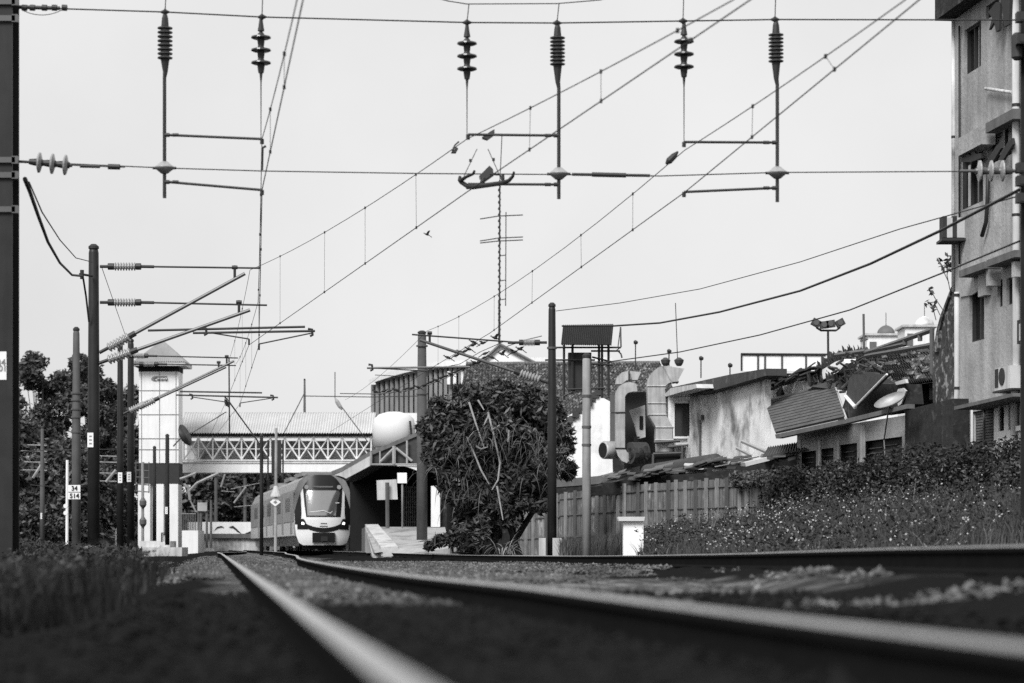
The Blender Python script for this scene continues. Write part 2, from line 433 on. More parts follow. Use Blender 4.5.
def reg_in():
    y=11.5+60*random.random()**1.5; L=random.uniform(.32,1.2); return L-.124*y,y
def reg_left():
    y=22+50*random.random()**1.3; L=random.uniform(-1.6 if y<45 else -3.5,.1); return L-.124*y,y
tag(stones('ballast_stones',26000,reg_mid,.012,.034,'stone'),'pale loose ballast heaped between the two tracks','ballast',kind='stuff')
tag(stones('ballast_stones',9000,reg_in,.012,.03,'stone'),'ballast between the two rails of the nearest track','ballast',kind='stuff')
tag(stones('ballast_stones',9000,reg_left,.014,.034,'stone'),'ballast shoulder left of the nearest track','ballast',kind='stuff')

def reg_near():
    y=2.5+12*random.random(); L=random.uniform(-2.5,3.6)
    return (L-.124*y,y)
tag(stones('ballast_stones',12000,reg_near,.012,.03,'darkstone'),'dark ballast lying around the rails nearest the viewer','ballast',kind='stuff')

# ------------------------------------------------------------ tracks
RP=[(-.02,.16),(.02,.16),(.026,.151),(.027,.125),(.01,.11),(.009,.03),(.07,.012),(.07,0),(-.07,0),(-.07,.012),(-.009,.03),(-.01,.11),(-.027,.125),(-.026,.151)]
def rail(pts, parent):
    pts=[Vector(p) for p in pts]; mb=MB(); n=len(RP); vs=[]
    for i,p in enumerate(pts):
        t=pts[min(i+1,len(pts)-1)]-pts[max(i-1,0)]; t.z=0; t.normalize(); s=Vector((t.y,-t.x,0))
        for (a,h) in RP: vs.append(p+s*a+Vector((0,0,h-.16)))
    for i in range(len(pts)-1):
        for k in range(n):
            a=i*n+k; b=i*n+(k+1)%n
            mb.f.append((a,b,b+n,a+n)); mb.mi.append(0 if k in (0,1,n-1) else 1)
    mb.v=[tuple(v) for v in vs]
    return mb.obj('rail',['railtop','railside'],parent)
left=[(.236-.124*y,y,0) for y in (-30,-10,-3,0,3,6,10,16,24,34,46,60,74)]+[(-10.6,95,-.03),(-13.4,121,-.04),(-20,170,-.04)]
right=[(1.27+.124*30,-30,0),(1.27+1.24,-10,0),(1.42,-1,0),(.98,3,0),(.818,4.16,0),(.654,5.32,0),(.409,7.16,0),(.053,9.9,0),(-.47,13.1,0),(-.974,16.8,0),(-1.85,23.9,0),(-3.0,34.2,0),(-4.2,47,0),(-5.6,60,0),(-6.95,74,0),(-9.2,95,-.03),(-12.3,121,-.04),(-19,170,-.04)]
tr=thing('railway_track','nearest railway track with shiny worn rails running off beneath the camera','railway track',(0,20,-.2))
rail(smooth(left,1.5),tr); rail(smooth(right,1.5),tr)
tr2=thing('railway_track','curved railway track under the train, crossing behind the nearest track','railway track',(0,60,-.2))
rail(T2,tr2)
def offs(pts,d):
    out=[]
    for i,p in enumerate(pts):
        a=Vector(pts[max(i-1,0)]); b=Vector(pts[min(i+1,len(pts)-1)]); t=(b-a); t.z=0; t.normalize(); out.append(Vector(p)+Vector((t.y,-t.x,0))*d)
    return out
rail(offs(T2,1.05),tr2)
# ------------------------------------------------------------ train
TX,TY=-9.43,121.0
tn=thing('commuter_train','modern white and dark commuter train with lit headlamps standing at the platform','train',(TX,TY,-.05),rz=R(9))
def fz(u,z):   # depth of the nose surface (local y)
    return 0.55*(abs(u)/1.4)**2.6+0.22*max(0,z-1.55)**1.25+0.35*max(0,.75-z)**2
def patch(name,rows,off,m,par,nc=10):
    mb=MB(); vs=[]; fine=[]
    for (z0,a0,b0),(z1,a1,b1) in zip(rows,rows[1:]):
        k=max(1,int(abs(z1-z0)/.12))
        for j in range(k): t=j/k; fine.append((z0+(z1-z0)*t,a0+(a1-a0)*t,b0+(b1-b0)*t))
    fine.append(rows[-1])
    for z,a,b in fine:
        for i in range(nc+1):
            u=a+(b-a)*i/nc; vs.append((u,fz(u,z)-off,z))
    n=len(fine)
    mb.add(vs,[(j*(nc+1)+i,j*(nc+1)+i+1,(j+1)*(nc+1)+i+1,(j+1)*(nc+1)+i) for j in range(n-1) for i in range(nc)])
    return mb.obj(name,m,par,smooth=True,local=True)
# u=(px-323.5)/20, z=(550-py)/20
body=patch('cab_front',[(.3,-1.0,1.0),(.42,-1.2,1.2),(.8,-1.34,1.34),(1.5,-1.42,1.42),(2.4,-1.4,1.4),(3.2,-1.22,1.22),(3.6,-1.05,1.05),(3.82,-.92,.92),(3.92,-.75,.75)],0,'trainwhite',tn,24)
mb=MB()   # body shell
sec=[(-1.42,.75),(-1.42,2.6),(-1.36,3.1),(-1.15,3.55),(-.8,3.8),(0,3.86),(.8,3.8),(1.15,3.55),(1.36,3.1),(1.42,2.6),(1.42,.75)]
def shell(mb,y0,y1):
    n=len(sec); mb.add([(a,y0,z) for a,z in sec]+[(a,y1,z) for a,z in sec],[(i,i+1,i+1+n,i+n) for i in range(n-1)]+[tuple(range(n)),tuple(range(2*n-1,n-1,-1)),(0,n,2*n-1,n-1)])
shell(mb,.62,21.5); mb.obj('car_body','trainsilver',tn,local=True)
mb=MB(); shell(mb,22.1,44); mb.obj('car_body','trainsilver',tn,local=True)
mb=MB(); mb.box(-1.2,1.2,21.4,22.2,.9,3.5); mb.obj('gangway','trainblack',tn,local=True)
mb=MB()
for y0,y1 in((.9,21.4),(22.2,43.9)):
    for s in(-1,1):
        mb=MB(); n=int((y1-y0)/.3)*2; vs=[]
        for i in range(n+1):
            o=s*(1.425+(.035 if i%2 else 0)); yy=y0+(y1-y0)*i/n; vs+=[(o,yy,1.5),(o,yy,3.0)]
        mb.add(vs,[(2*i,2*i+1,2*i+3,2*i+2) for i in range(n)]); mb.obj('ribbed_side','trainsilver',tn,local=True)
for y0,y1 in((.7,21.4),(22.2,43.9)):
    for s in(-1,1): mb=MB(); mb.box(min(s*1.42,s*1.45),max(s*1.42,s*1.45),y0,y1,.78,1.45); mb.obj('lower_side_band','trainpale',tn,local=True)
for k in range(5):
    y=3.2+k*8
    if k==2: y+=1.2
    for s in(-1,1): mb=MB(); mb.box(min(s*1.44,s*1.47),max(s*1.44,s*1.47),y,y+3.8,2.05,2.75); mb.obj('side_window','trainwindow',tn,local=True)
for y in(1.8,8.6,16.8,24,33):
    for s in(-1,1): mb=MB(); mb.box(min(s*1.44,s*1.48),max(s*1.44,s*1.48),y,y+1.2,.9,2.9); mb.obj('side_door','trainsilver',tn,local=True)
for y0,y1 in((2.5,8),(12,17),(25,31)): mb=MB(); mb.box(-.9,.9,y0,y1,3.85,4.05); mb.obj('roof_equipment','trainsilver',tn,local=True)
mb=MB(); mb.box(-1.15,1.15,1.2,43.5,.25,.8); mb.obj('underframe','trainblack',tn,local=True)
for y in(3,17,25,40):
    mb=MB()
    mb.box(-1.0,1.0,y-1.6,y+1.6,.35,.7)
    for yy in(y-1,y+1):
        for s in(-1,1): mb.tube((s*.48,yy,.42),(s*.58,yy,.42),.42,n=16)
    mb.obj('bogie','steel',tn,local=True)
mask=patch('windscreen_mask',[(1.72,-.86,.86),(2.3,-.93,.93),(3.0,-.98,.98),(3.45,-1.02,1.02),(3.72,-.95,.95),(3.84,-.8,.8)],.02,'trainblack',tn,16)
patch('roof_fairing',[(3.5,-1.06,1.06),(3.62,-1.04,1.04),(3.82,-.92,.92),(3.93,-.74,.74)],.012,'trainroof',tn,16)
ws=patch('windscreen',[(1.78,-.8,.62),(2.3,-.84,.68),(2.9,-.86,.86),(3.05,-.8,.8)],.035,'windscreen',tn,14)
mb=MB(); mb.tube((-.75,fz(.75,2.35)-.06,2.4),(.8,fz(.8,2.35)-.06,2.42),.02,n=6); mb.obj('handrail','trainwhite',ws,local=True)
mb=MB(); mb.ring([(-.7,-.0,1.95),(0,-.02,2.03),(.35,.02,1.9),(.5,.05,2.05)],.018,6); 
mb.v=[(x,y+fz(x,z)-.06,z) for x,y,z in mb.v]; mb.obj('wiper','trainwhite',ws,local=True)
mb=MB(); mb.box(-.5,.5,fz(0,3.25)-.06,fz(0,3.25),3.2,3.27); mb.obj('destination_display','trainroof',mask,local=True)
for s in(-1,1):
    patch('side_pillar',[(1.35,s*1.14,s*1.4),(1.9,s*1.08,s*1.41),(2.6,s*1.1,s*1.385),(3.0,s*1.12,s*1.28),(3.35,s*1.11,s*1.17)],.02,'trainblack',tn,4)
    mb=MB(); y=fz(.82,3.22)-.06; mb.tube((s*.82,y-.03,3.22),(s*.82,y+.05,3.22),.11,n=14)
    mb.obj('marker_lamp',['porc'],tn,local=True)
    patch('headlamp',[(1.33,s*.95,s*1.08),(1.4,s*.95,s*1.1),(1.46,s*.98,s*1.08)],.05,'lamp' ,tn,3)
    patch('headlamp_bezel',[(1.1,s*.78,s*1.28),(1.5,s*.9,s*1.3),(1.62,s*.98,s*1.25)],.03,'trainblack',tn,4)
# dark U band joining the pillars under the fascia
def uz(u): return .95+.5*(abs(u)/1.3)**2.2
mb=MB(); vs=[]; n=28
for i in range(n+1):
    u=-1.41+2.82*i/n; a=uz(u)
    for z in(a,a+.1,a+.22): vs.append((u,fz(u,z)-.022,z))
mb.add(vs,[(3*i+j,3*i+3+j,3*i+4+j,3*i+1+j) for i in range(n) for j in(0,1)]); mb.obj('dark_nose_band','trainblack',tn,local=True)
mb=MB(); y=fz(.5,.7)-.06; mb.box(-.56,.56,y-.04,y+.12,.45,.93); mb.obj('coupler_hatch','trainblack',tn,local=True)
mb=MB(); mb.tube((0,y-.35,.62),(0,y+.1,.62),.11,n=10); mb.box(-.16,.16,y-.42,y-.3,.5,.74); mb.obj('coupler','steel',tn,local=True)
patch('snow_plough',[(.1,-.9,.9),(.32,-1.02,1.02)],-.15,'trainblack',tn,10)
mb=MB(); mb.box(-.16,.16,fz(0,1.45)-.03,fz(0,1.45)+.01,1.38,1.42); mb.box(-.2,.2,fz(0,1.28)-.03,fz(0,1.28)+.01,1.24,1.28); mb.obj('fascia_mark','inkgrey',tn,local=True)

# ------------------------------------------------------------ overhead line equipment
def pole(name,label,x,D,ytop,ybot,wpx,m,taper=.85,cap=True,group='overhead line masts',cat='mast',plate=None,base=None,n=14,bands=()):
    r=wpx/2*D/F; z1=P(x,ytop,D).z; X=(x-512)*D/F; zb=-.4 if ybot is None else P(x,ybot,D).z
    t=thing(name,label,cat,(X,D,zb),group)
    mb=MB(); h=z1-zb
    mb.lathe((X,D,zb),(X,D,z1),[(0,r*1.06),(.5,r*1.02),(.985,r*taper),(1.0,r*taper*.8)],n); mb.obj('shaft',m,t,smooth=True)
    if cap:
        mb=MB(); mb.lathe((X,D,z1-.02),(X,D,z1+.1),[(0,r*taper*1.05),(.5,r*taper*1.05),(1,r*taper*.5)],n); mb.obj('cap','steel',t)
    if plate:
        px0,px1,py0,py1=plate; mb=MB(); a=P(px0,py1,D); b=P(px1,py0,D); mb.box(a.x,b.x,D-r*1.16,D-r*1.1,a.z,b.z); mb.obj('number_plate','signwhite',t)
        mb=MB(); hh=(b.z-a.z)
        for k in range(3): mb.box(a.x+(b.x-a.x)*.3,a.x+(b.x-a.x)*.75,D-r*1.18,D-r*1.165,a.z+hh*(.2+.25*k),a.z+hh*(.3+.25*k))
        mb.obj('plate_marking','inkgrey',t)
    for by in bands:
        mb=MB(); z=P(x,by,D).z; mb.lathe((X,D,z-.03),(X,D,z+.03),[(0,r*1.14),(1,r*1.14)],n); mb.obj('band','galv',t)
    if base:
        mb=MB(); bw=base[0]*D/F/2; z=P(x,base[1],D).z; mb.box(X-bw,X+bw,D-bw,D+bw,-.5,z); mb.obj('footing',base[2] if len(base)>2 else 'concrete',t)
    return t
def insul(mb,a,b,r,n=9,r0=None):
    r0=r0 or r*.55; prof=[(0,r0*.8)]
    for i in range(n):
        t=(i+.5)/n; d=.5/n
        prof+=[(t-d*.85,r0),(t-d*.2,r),(t+d*.3,r),(t+d*.8,r0)]
    prof.append((1,r0*.8)); mb.lathe(a,b,prof,12)
def discs(mb,mb2,a,b,n,R_,rod=.03):
    a=Vector(a);b=Vector(b); d=b-a
    mb2.tube(a,b,rod*.9)
    for i in range(n):
        c=a+d*((i+.5)/n); e=d.normalized()
        mb.lathe(c-e*.03,c+e*.035,[(0,R_*.35),(.1,R_*.8),(.3,R_),(.6,R_*.97),(1,R_*.4)],20)
        mb2.lathe(c-e*.15,c+e*.06,[(0,rod*1.3),(.35,rod*1.7),(.8,rod*2.0),(1,rod*1.4)],10)
def sagpts(a,b,s,n=14):
    a=Vector(a);b=Vector(b); return [a.lerp(b,i/n)-Vector((0,0,4*s*(i/n)*(1-i/n))) for i in range(n+1)]

D1=35.0; q=D1/F
# near left mast: wide H section steel
lm=thing('steel_mast','massive dark steel mast at the left edge of the photo carrying the headspan wires','mast',(P(1,547,D1).x,D1,-.4),'overhead line masts')
mb=MB(); a=P(-16,0,D1).x; b=P(15.8,0,D1).x
mb.box(a,b,D1-.25,D1-.22,-.4,9.6); mb.box(a,b,D1+.22,D1+.25,-.4,9.6); mb.box((a+b)/2-.012,(a+b)/2+.012,D1-.22,D1+.22,-.4,9.6); mb.obj('h_column','polesteel',lm)
mb=MB(); c=P(-2,381,D1); d=P(10.2,353,D1); mb.box(c.x,d.x,D1-.262,D1-.252,c.z,d.z); pl=mb.obj('number_plate','signwhite',lm)
text('34',.13,P(5,364,D1)-Vector((0,.268,0)),lm,'inkgrey','plate_lettering'); text('501',.12,P(4.5,369.8,D1)-Vector((0,.268,0)),lm,'inkgrey','plate_lettering')
for y in(6,22.5,163,178,212):
    mb=MB(); z=P(0,y,D1).z; mb.box(a-.02,b+.05,D1-.3,D1-.256,z-.04,z+.04); mb.box(b+.001,b+.09,D1-.3,D1-.2,z-.055,z+.055); mb.obj('clamp',['galv'],lm)
# near right mast
rm=thing('steel_mast','dark steel mast at the right edge of the photo in front of the apartment wall','mast',(P(1032,547,D1).x,D1,-.4),'overhead line masts')
mb=MB(); a2=P(1023.3,0,D1).x; b2=a2+.45
mb.box(a2,b2,D1-.2,D1-.17,-.4,9.6); mb.box(a2,b2,D1+.17,D1+.2,-.4,9.6); mb.box((a2+b2)/2-.012,(a2+b2)/2+.012,D1-.17,D1+.17,-.4,9.6); mb.obj('h_column','polesteel',rm)
for y in(20,42,170,183,200):
    mb=MB(); z=P(0,y,D1).z; mb.box(a2-.1,a2+.1,D1-.26,D1-.203,z-.05,z+.05); mb.box(a2-.14,a2-.04,D1-.25,D1-.1,z-.07,z+.07); mb.obj('clamp','steel',rm)
mb=MB(); mb.lathe(P(1017.5,60,D1),P(1017.5,33,D1),[(0,.05),(.1,.09),(.9,.09),(1,.05)],12); mb.obj('canister','machine',rm)

# headspan cross wires
hs=thing('headspan','upper headspan wires strung between the two edge masts','overhead wires',P(512,20,D1))
mb=MB(); up=[P(18,7,D1),P(55,8.5,D1),P(165,12,D1),P(262,17,D1),P(467,22.5,D1),P(557,23,D1),P(683,21,D1),P(775,19.5,D1),P(1021,20,D1)]
mb.ring(up,.011,6); mb.obj('cross_wire','wire',hs)
mb=MB(); mb.ring([P(18,7,D1),P(60,8.3,D1)],.028,8); 
for x in(22,30,42,52,62): mb.tube(P(x,7.6,D1),P(x+5,7.9,D1),.045,n=8)
mb.obj('turnbuckle','steel',hs)
mb=MB(); mb.ring(sagpts(P(22,10,D1),P(64,9,D1),.08),.006,5); mb.obj('bonding_wire','wire',hs)
mb=MB(); mb.ring([P(380,-22,D1),P(420,-6,D1),P(448,1,D1),P(467,4,D1),P(557,3.6,D1),P(600,0,D1),P(650,-12,D1)],.008,6); mb.obj('suspension_wire','wire',hs)
for x,x2,y1,y2 in((165,166.5,12,-14),(262,263,17,-14),(467,469,22,4),(557,559,23,3.6),(683,684,21,-14),(775,776,19,-14)):
    mb=MB(); mb.tube(P(x,y1,D1),P(x2,y2,D1),.008,n=6); mb.obj('dropper','wire',hs)
for x,y in((165,12),(262,17),(467,22.5),(557,23),(683,21),(775,19.5)):
    mb=MB(); mb.lathe(P(x-4.5,y,D1),P(x+4.5,y,D1),[(0,.012),(.3,.03),(.5,.055),(.7,.03),(1,.012)],8); mb.obj('clamp','steel',hs)
hs2=thing('headspan','lower headspan wire running level with the hanging rods across the sky','overhead wires',P(512,172,D1))
mb=MB(); mb.ring([P(18,161.5,D1),P(165,168,D1),P(262,171,D1),P(420,173.5,D1),P(557,174.5,D1),P(660,176,D1),P(775,172.5,D1),P(1021,171,D1)],.009,6); mb.obj('cross_wire','wire',hs2)
mb=MB(); mb.ring([P(572,174.3,D1),P(650,175.6,D1)],.022,8); mb.ring([P(592,174.5,D1),P(626,175.3,D1)],.034,8); mb.obj('splice','steel',hs2)
m1,m2=MB(),MB(); discs(m1,m2,P(33,162,D1),P(72,165.5,D1),3,.15); m2.ring([P(18,161.5,D1),P(36,162.3,D1)],.02,8); m2.ring([P(80,166,D1),P(100,166.5,D1)],.025,8); m2.ring([P(108,166.6,D1),P(120,167,D1)],.04,8); m2.ring([P(70,165,D1),P(125,167,D1)],.012,6)
m1.obj('insulator_disc','porc',hs2,smooth=False); m2.obj('insulator_hardware','steel',hs2)
m1,m2=MB(),MB(); discs(m1,m2,P(1008,171,D1),P(974,171,D1),3,.155); m2.ring([P(1005,171,D1),P(1021,171,D1)],.025,8); m2.ring([P(960,171,D1),P(975,171,D1)],.022,8)
m1.obj('insulator_disc','porc',hs2); m2.obj('insulator_hardware','galv',hs2)

lab=['hanging rod with ribbed insulator and two arms, leftmost of the three','hanging rod with ribbed insulator and two arms beside the section insulator','hanging rod with ribbed insulator and two arms, nearest the apartment block']
for (x,yt,yb,xe,ya,yb2,yd,lb) in ((165,14,198,262,(135,139),(182,190),168,lab[0]),(557.5,24,199,468,(135.5,134.5),(184.5,184),174,lab[1]),(776,21,202,684,(142.5,142),(188,192),173,lab[2])):
    t=thing('registration_rod',lb,'catenary fitting',P(x,yd,D1),'hanging registration rods')
    xb=x+(1.3 if x>400 else -.5)
    mb=MB(); insul(mb,P(x,yt+12,D1),P(x,yt+42 if x>400 else yt+46,D1),.11,8,.06); mb.obj('insulator','porcdark',t)
    mb=MB(); mb.ring([P(x,yt-2,D1),P(x,yt+4,D1),P(x,yt+12,D1)],[.02,.045,.055],8)
    mb.ring([P(x,yt+(40.5 if x>400 else 45),D1),P(x+.3,yt+58,D1),P(xb,yt+64,D1),P(xb,yb,D1)],[.065,.035,.026,.026],8); mb.obj('rod','steel',t)
    mb=MB(); c=P(xb,yd,D1); e=c-Vector((.16,0,0)); f_=c+Vector((.16,0,0))
    mb.lathe(c-Vector((0,0,.08)),c+Vector((0,0,.09)),[(0,.05),(.3,.11),(.48,.155),(.52,.155),(.7,.11),(1,.05)],16); mb.obj('clamp_disc','porc',t,smooth=True)
    mb=MB(); mb.tube(c-Vector((.17,0,0)),c+Vector((.17,0,0)),.02); mb.obj('clamp_bolt','steel',t)
    for yy in(ya,yb2):
        mb=MB(); s=1 if xe>x else -1
        mb.tube(P(xb+s*4,yy[0],D1),P(xe,yy[1],D1),.019,n=8); mb.tube(P(xb,yy[0],D1),P(xb+s*5,yy[0],D1),.03,n=8); mb.tube(P(xb+s*8,yy[0],D1),P(xb+s*14,yy[0],D1),.026,n=8)
        mb.ring([P(xe,yy[1],D1),P(xe,yy[1]+5,D1)],.028,8); mb.obj('arm','steel',t)
dl=['string of three disc insulators above the near-left overhead line','string of three disc insulators left of the middle hanging rod','string of three disc insulators left of the right hanging rod']
for (x,y0,yend,lb) in((261,17,138,dl[0]),(467,23,136,dl[1]),(684,21,142,dl[2])):
    t=thing('insulator_string',lb,'insulator',P(x,y0+30,D1),'strings of disc insulators')
    m1,m2=MB(),MB(); discs(m1,m2,P(x,y0+52,D1),P(x,y0+14,D1),3,.145); m1.obj('insulator_disc','porcdark',t)
    m2.ring([P(x,y0,D1),P(x,y0+8,D1),P(x,y0+14,D1)],[.02,.035,.05],8); m2.ring([P(x,y0+50,D1),P(x,y0+66,D1),P(x,yend,D1)],[.035,.01,.006],6); m2.obj('hardware','steel',t)

def ohl(label,mess,con,drops,fine=()):
    for w_ in(mess,con):
        p1=w_[1]; p2=at(w_[1:],34.9) or w_[2]; e_=p1-(p2-p1)*((p1.y+8)/(p2.y-p1.y)); e_.z=p1.z+.1; w_[0]=e_
    t=thing('overhead_line',label,'overhead wires',con[len(con)//2],'overhead lines above the tracks')
    mb=MB(); mb.ring(mess,.0065,6); mb.obj('messenger_wire','wire',t)
    mb=MB(); mb.ring(con,.0075,6); mb.obj('contact_wire','wire',t)
    for a,b in drops:
        best=None; dd=a.y*.86
        while dd<a.y*1.16:
            q_=at(con,dd)
            if q_ is not None:
                e_=abs(q_.x/q_.y-a.x/a.y)
                if best is None or e_<best[0]: best=(e_,q_)
            dd+=.1
        if best and best[0]<.001 and best[1].z<a.z-.15: b=best[1]
        mb=MB(); mb.tube(a,b,.0035,n=5); 
        for p in(a,b): mb.box(p.x-.014,p.x+.014,p.y-.03,p.y+.03,p.z-.02,p.z+.02)
        mb.obj('dropper','wire',t)
    return t
def at(pts,D):
    for p,q_ in zip(pts,pts[1:]):
        lo,hi=sorted((p.y,q_.y))
        if lo<=D<=hi: return p.lerp(q_,(D-p.y)/(q_.y-p.y))
def cat(a,b,s): return sagpts(a,b,s,10)
D2=62.0; D3=90.0; D4=71.0
# line 1 (over the nearest track)
m1=[P(296,-60,20)]+cat(P(297,0,22.7),P(262,139,D1),.05)+cat(P(262,139,D1),P(258,302,D2),.25)[1:]+cat(P(258,302,D2),P(236,364,D3),.2)[1:]
c1=[P(306,-60,20),P(303,0,22.7),P(262,190,D1),P(259,345,D2),P(240,404,D3),P(212,440,112),P(190,470,135)]
t=ohl('overhead line hanging above the nearest track, almost vertical in the photo',m1,c1,[(at(m1,d),at(c1,d)) for d in(26,31,40,45,51,57,68,75,83)])
mb=MB(); mb.ring([P(262,170,D1),P(262.5,148,D1),P(266,146,D1)],.02,6); mb.obj('jumper_clamp','steel',t)
# line 2
m2=[P(760,-40,20)]+cat(P(733,0,22.7),P(467,139,D1),.03)+cat(P(467,139,D1),P(250,270,D2),.15)[1:]+cat(P(250,270,D2),P(229,360,D3),.2)[1:]
c2=[P(790,-40,20),P(750,0,22.7),P(467,192,D1),P(249,345,D2),P(226,402,D3),P(205,445,120)]
t=ohl('overhead line crossing the sky diagonally through the section insulator',m2,c2,[(at(m2,d),at(c2,d)) for d in(24.5,27.5,31,39,44,49,56,70,80)])
# line 3
m3=[P(940,-40,20)]+cat(P(905,0,22.7),P(685,150,D1),.03)+cat(P(685,150,D1),P(427,331,D4),.3)[1:]+cat(P(427,331,D4),P(345,400,118),.2)[1:]
c3=[P(960,-40,20),P(919,0,22.7),P(685,192,D1),P(490,333,57),P(428,370,D4),P(330,432,120)]
ohl('overhead line running diagonally from top right to the cantilever above the tree',m3,c3,[(at(m3,d),at(c3,d)) for d in(26,30,39,44,50,56,63,68)])

# section insulator on line 2
si=thing('section_insulator','dark section insulator with curved runners hanging in line between rod and insulator string','catenary fitting',P(483,180,D1))
mb=MB(); mb.ring([P(460,176,D1),P(459.5,180,D1),P(461,182,D1),P(468,186.5,D1-.1),P(473,187,D1-.2),P(503,183,D1-.5),P(509,180.5,D1-.6),P(513,176,D1-.65),P(514,172,D1-.7)],[.02,.028,.032,.035,.038,.034,.028,.022,.016],8); mb.obj('runner','steel',si)
mb=MB(); mb.ring([P(460,181,D1),P(466,177,D1-.2),P(473,174,D1-.3),P(474.5,171,D1-.35)],[.03,.024,.02,.018],8); mb.obj('runner','steel',si)
mb=MB(); mb.prism([P(479,176,D1-.1),P(489.5,165.5,D1-.1),P(493,169,D1-.1),P(493.5,173,D1-.1),P(485,179,D1-.1),P(480.5,178,D1-.1)],(0,.28,0)); mb.obj('insulating_block','porcdark',si)
mb=MB(); mb.ring([P(481,186,D1-.1),P(484,178,D1-.1)],.035,8); mb.ring([P(490,174,D1-.1),P(500,174.5,D1-.1),P(503.5,183,D1-.3)],.018,8); mb.ring([P(503.5,183,D1-.4),P(503,174,D1-.4)],.022,6); mb.obj('bracket','steel',si)
mb=MB(); mb.prism([P(482,137,D1),P(492,130.5,D1),P(494.5,129),P(494,133.5,D1),P(486,139,D1)] if False else [P(482,137,D1),P(491,131,D1),P(494.5,129,D1),P(494.5,133,D1),P(487,138.5,D1)],(0,.2,0)); mb.obj('insulating_block','porcdark',si)
mb=MB(); mb.prism([P(451,152.5,D1),P(456,147,D1),P(458,148,D1),P(455.5,152.5,D1)],(0,.1,0)); mb.ring([P(452,151,D1),P(455,145,D1),P(459,141.5,D1)],.012,6); mb.obj('clamp','steel',si)
for a_,b_ in(((477,149),(464,176)),((488,149),(499,174))):
    mb=MB(); mb.tube(P(*a_,D1),P(*b_,D1),.006,n=5); c=P((a_[0]+b_[0])/2,(a_[1]+b_[1])/2-2,D1); mb.box(c.x-.02,c.x+.02,c.y-.02,c.y+.02,c.z-.02,c.z+.02); mb.obj('dropper','wire',si)
si2=thing('section_insulator','small dark cut-in insulator on the line right of the middle rod','catenary fitting',P(672,159,D1))
mb=MB(); mb.ring([P(666,164,D1-.3),P(669,161,D1-.3),P(674,156,D1-.3),P(678,151.5,D1-.3)],[.015,.05,.045,.012],8); mb.obj('insulating_block','wire',si2)

# masts and cantilevers on the left
pm=pole('catenary_mast','tall dark round mast with the two uppermost cantilevers',93.7,D2,248,None,11.6,'polesteel',.86,plate=(88.5,94.5,433,447.5),base=(17,546))
pole('catenary_mast','stouter grey mast with three pale bands behind the 34 514 sign',76.3,78,330,None,8.8,'polemid',.72,bands=(393,400,409,417,432),base=(14,546))
pole('catenary_mast','left of the twin dark masts in front of the grove',120.2,D3,341,None,6.6,'polesteel',.8,plate=(118.6,122.8,472.5,483))
pole('catenary_mast','right of the twin dark masts, touching the station tower',130.8,D3+1,341,None,7,'polesteel',.85,plate=(127.5,131.8,472,482))
pole('catenary_mast','thin grey mast in front of the grove at far left',42.3,125,428,None,4.6,'polemid',.7,plate=(41,42.6,513,519))
def cantilever(label,x0,D,yt,xt,yi,xd,yd,st,arm,iw=22,rp=10,ytube=None,sx=1):
    """top tube from mast at (x0,yt) to xt; diagonal from (x0,yi) to (xd,yd); steady tube st=(xa,ya,xb,yb); arm=(xa,ya,xb,yb)"""
    t=thing('cantilever',label,'cantilever',P(x0,yt,D),'cantilever brackets carrying the overhead wires')
    k=D/F
    mb=MB(); insul(mb,P(x0+sx*14*62/D,yt,D),P(x0+sx*(14+iw)*62/D,yt,D),4.2*.0256,8,.06); mb.obj('insulator','porc',t)
    mb=MB(); mb.tube(P(x0,yt,D),P(x0+sx*8*62/D,yt,D),.04); mb.tube(P(x0+sx*8*62/D,yt,D),P(x0+sx*14*62/D,yt,D),.085); mb.obj('end_fitting','steel',t); mb=MB(); mb.tube(P(x0+sx*(14+iw)*62/D,yt,D),P(x0+sx*(19+iw)*62/D,yt,D),.085)
    mb.tube(P(x0+sx*(19+iw)*62/D,yt,D),P(x0+sx*(32+iw)*62/D,yt+.2,D),.04); mb.obj('end_fitting','steel',t)
    mb=MB(); mb.tube(P(x0+sx*(19+iw)*62/D,yt,D),P(xt,yt+(1.5 if ytube is None else ytube),D),.024); mb.obj('top_tube','galv' if False else 'steel',t)
    a=P(x0+sx*8*62/D,yi,D); b=P(xd,yd,D); d=(b-a).normalized()
    L=(b-a).length
    mb=MB(); insul(mb,a,a+d*.62,.13,7,.08); mb.obj('insulator','porc',t)
    mb=MB(); mb.tube(a+d*.6,a+d*.8,.075); mb.obj('end_fitting','steel',t); mb=MB(); mb.tube(a-d*.25,a,.045); mb.obj('end_fitting','steel',t)
    mb=MB(); mb.tube(a+d*.75,b,.045,n=10); mb.obj('bracket_tube','galv',t)
    mb=MB(); mb.tube(b-d*.3+Vector((0,0,.02)),b-d*.3+Vector((0,0,.35)),.035); mb.tube(b-d*.3+Vector((-.07,0,.3)),b-d*.3+Vector((.07,0,.3)),.05); mb.obj('clamp','steel',t)
    if st:
        mb=MB(); mb.tube(P(st[0],st[1],D),P(st[2],st[3],D),.03); mb.obj('steady_tube','galv' if st[0]>300 else 'steel',t)
        mb=MB(); e=P(st[2] if arm and abs(arm[0]-st[2])<20 else arm[0],arm[1]-2,D)
        for xx,yy in((arm[0],arm[1]),): mb.ring([P(xx-4*62/D,yy-4*62/D,D),P(xx,yy-3.5*62/D,D),P(xx+.5,yy+2*62/D,D),P(xx-2*62/D,yy+3*62/D,D)],.035,8)
        mb.tube(P(arm[0],arm[1],D),P(arm[2],arm[3],D),.018); mb.ring([P(arm[2],arm[3],D),P(arm[2],arm[3]+6*62/D,D)],.025,8); mb.obj('steady_arm','steel',t)
    return t
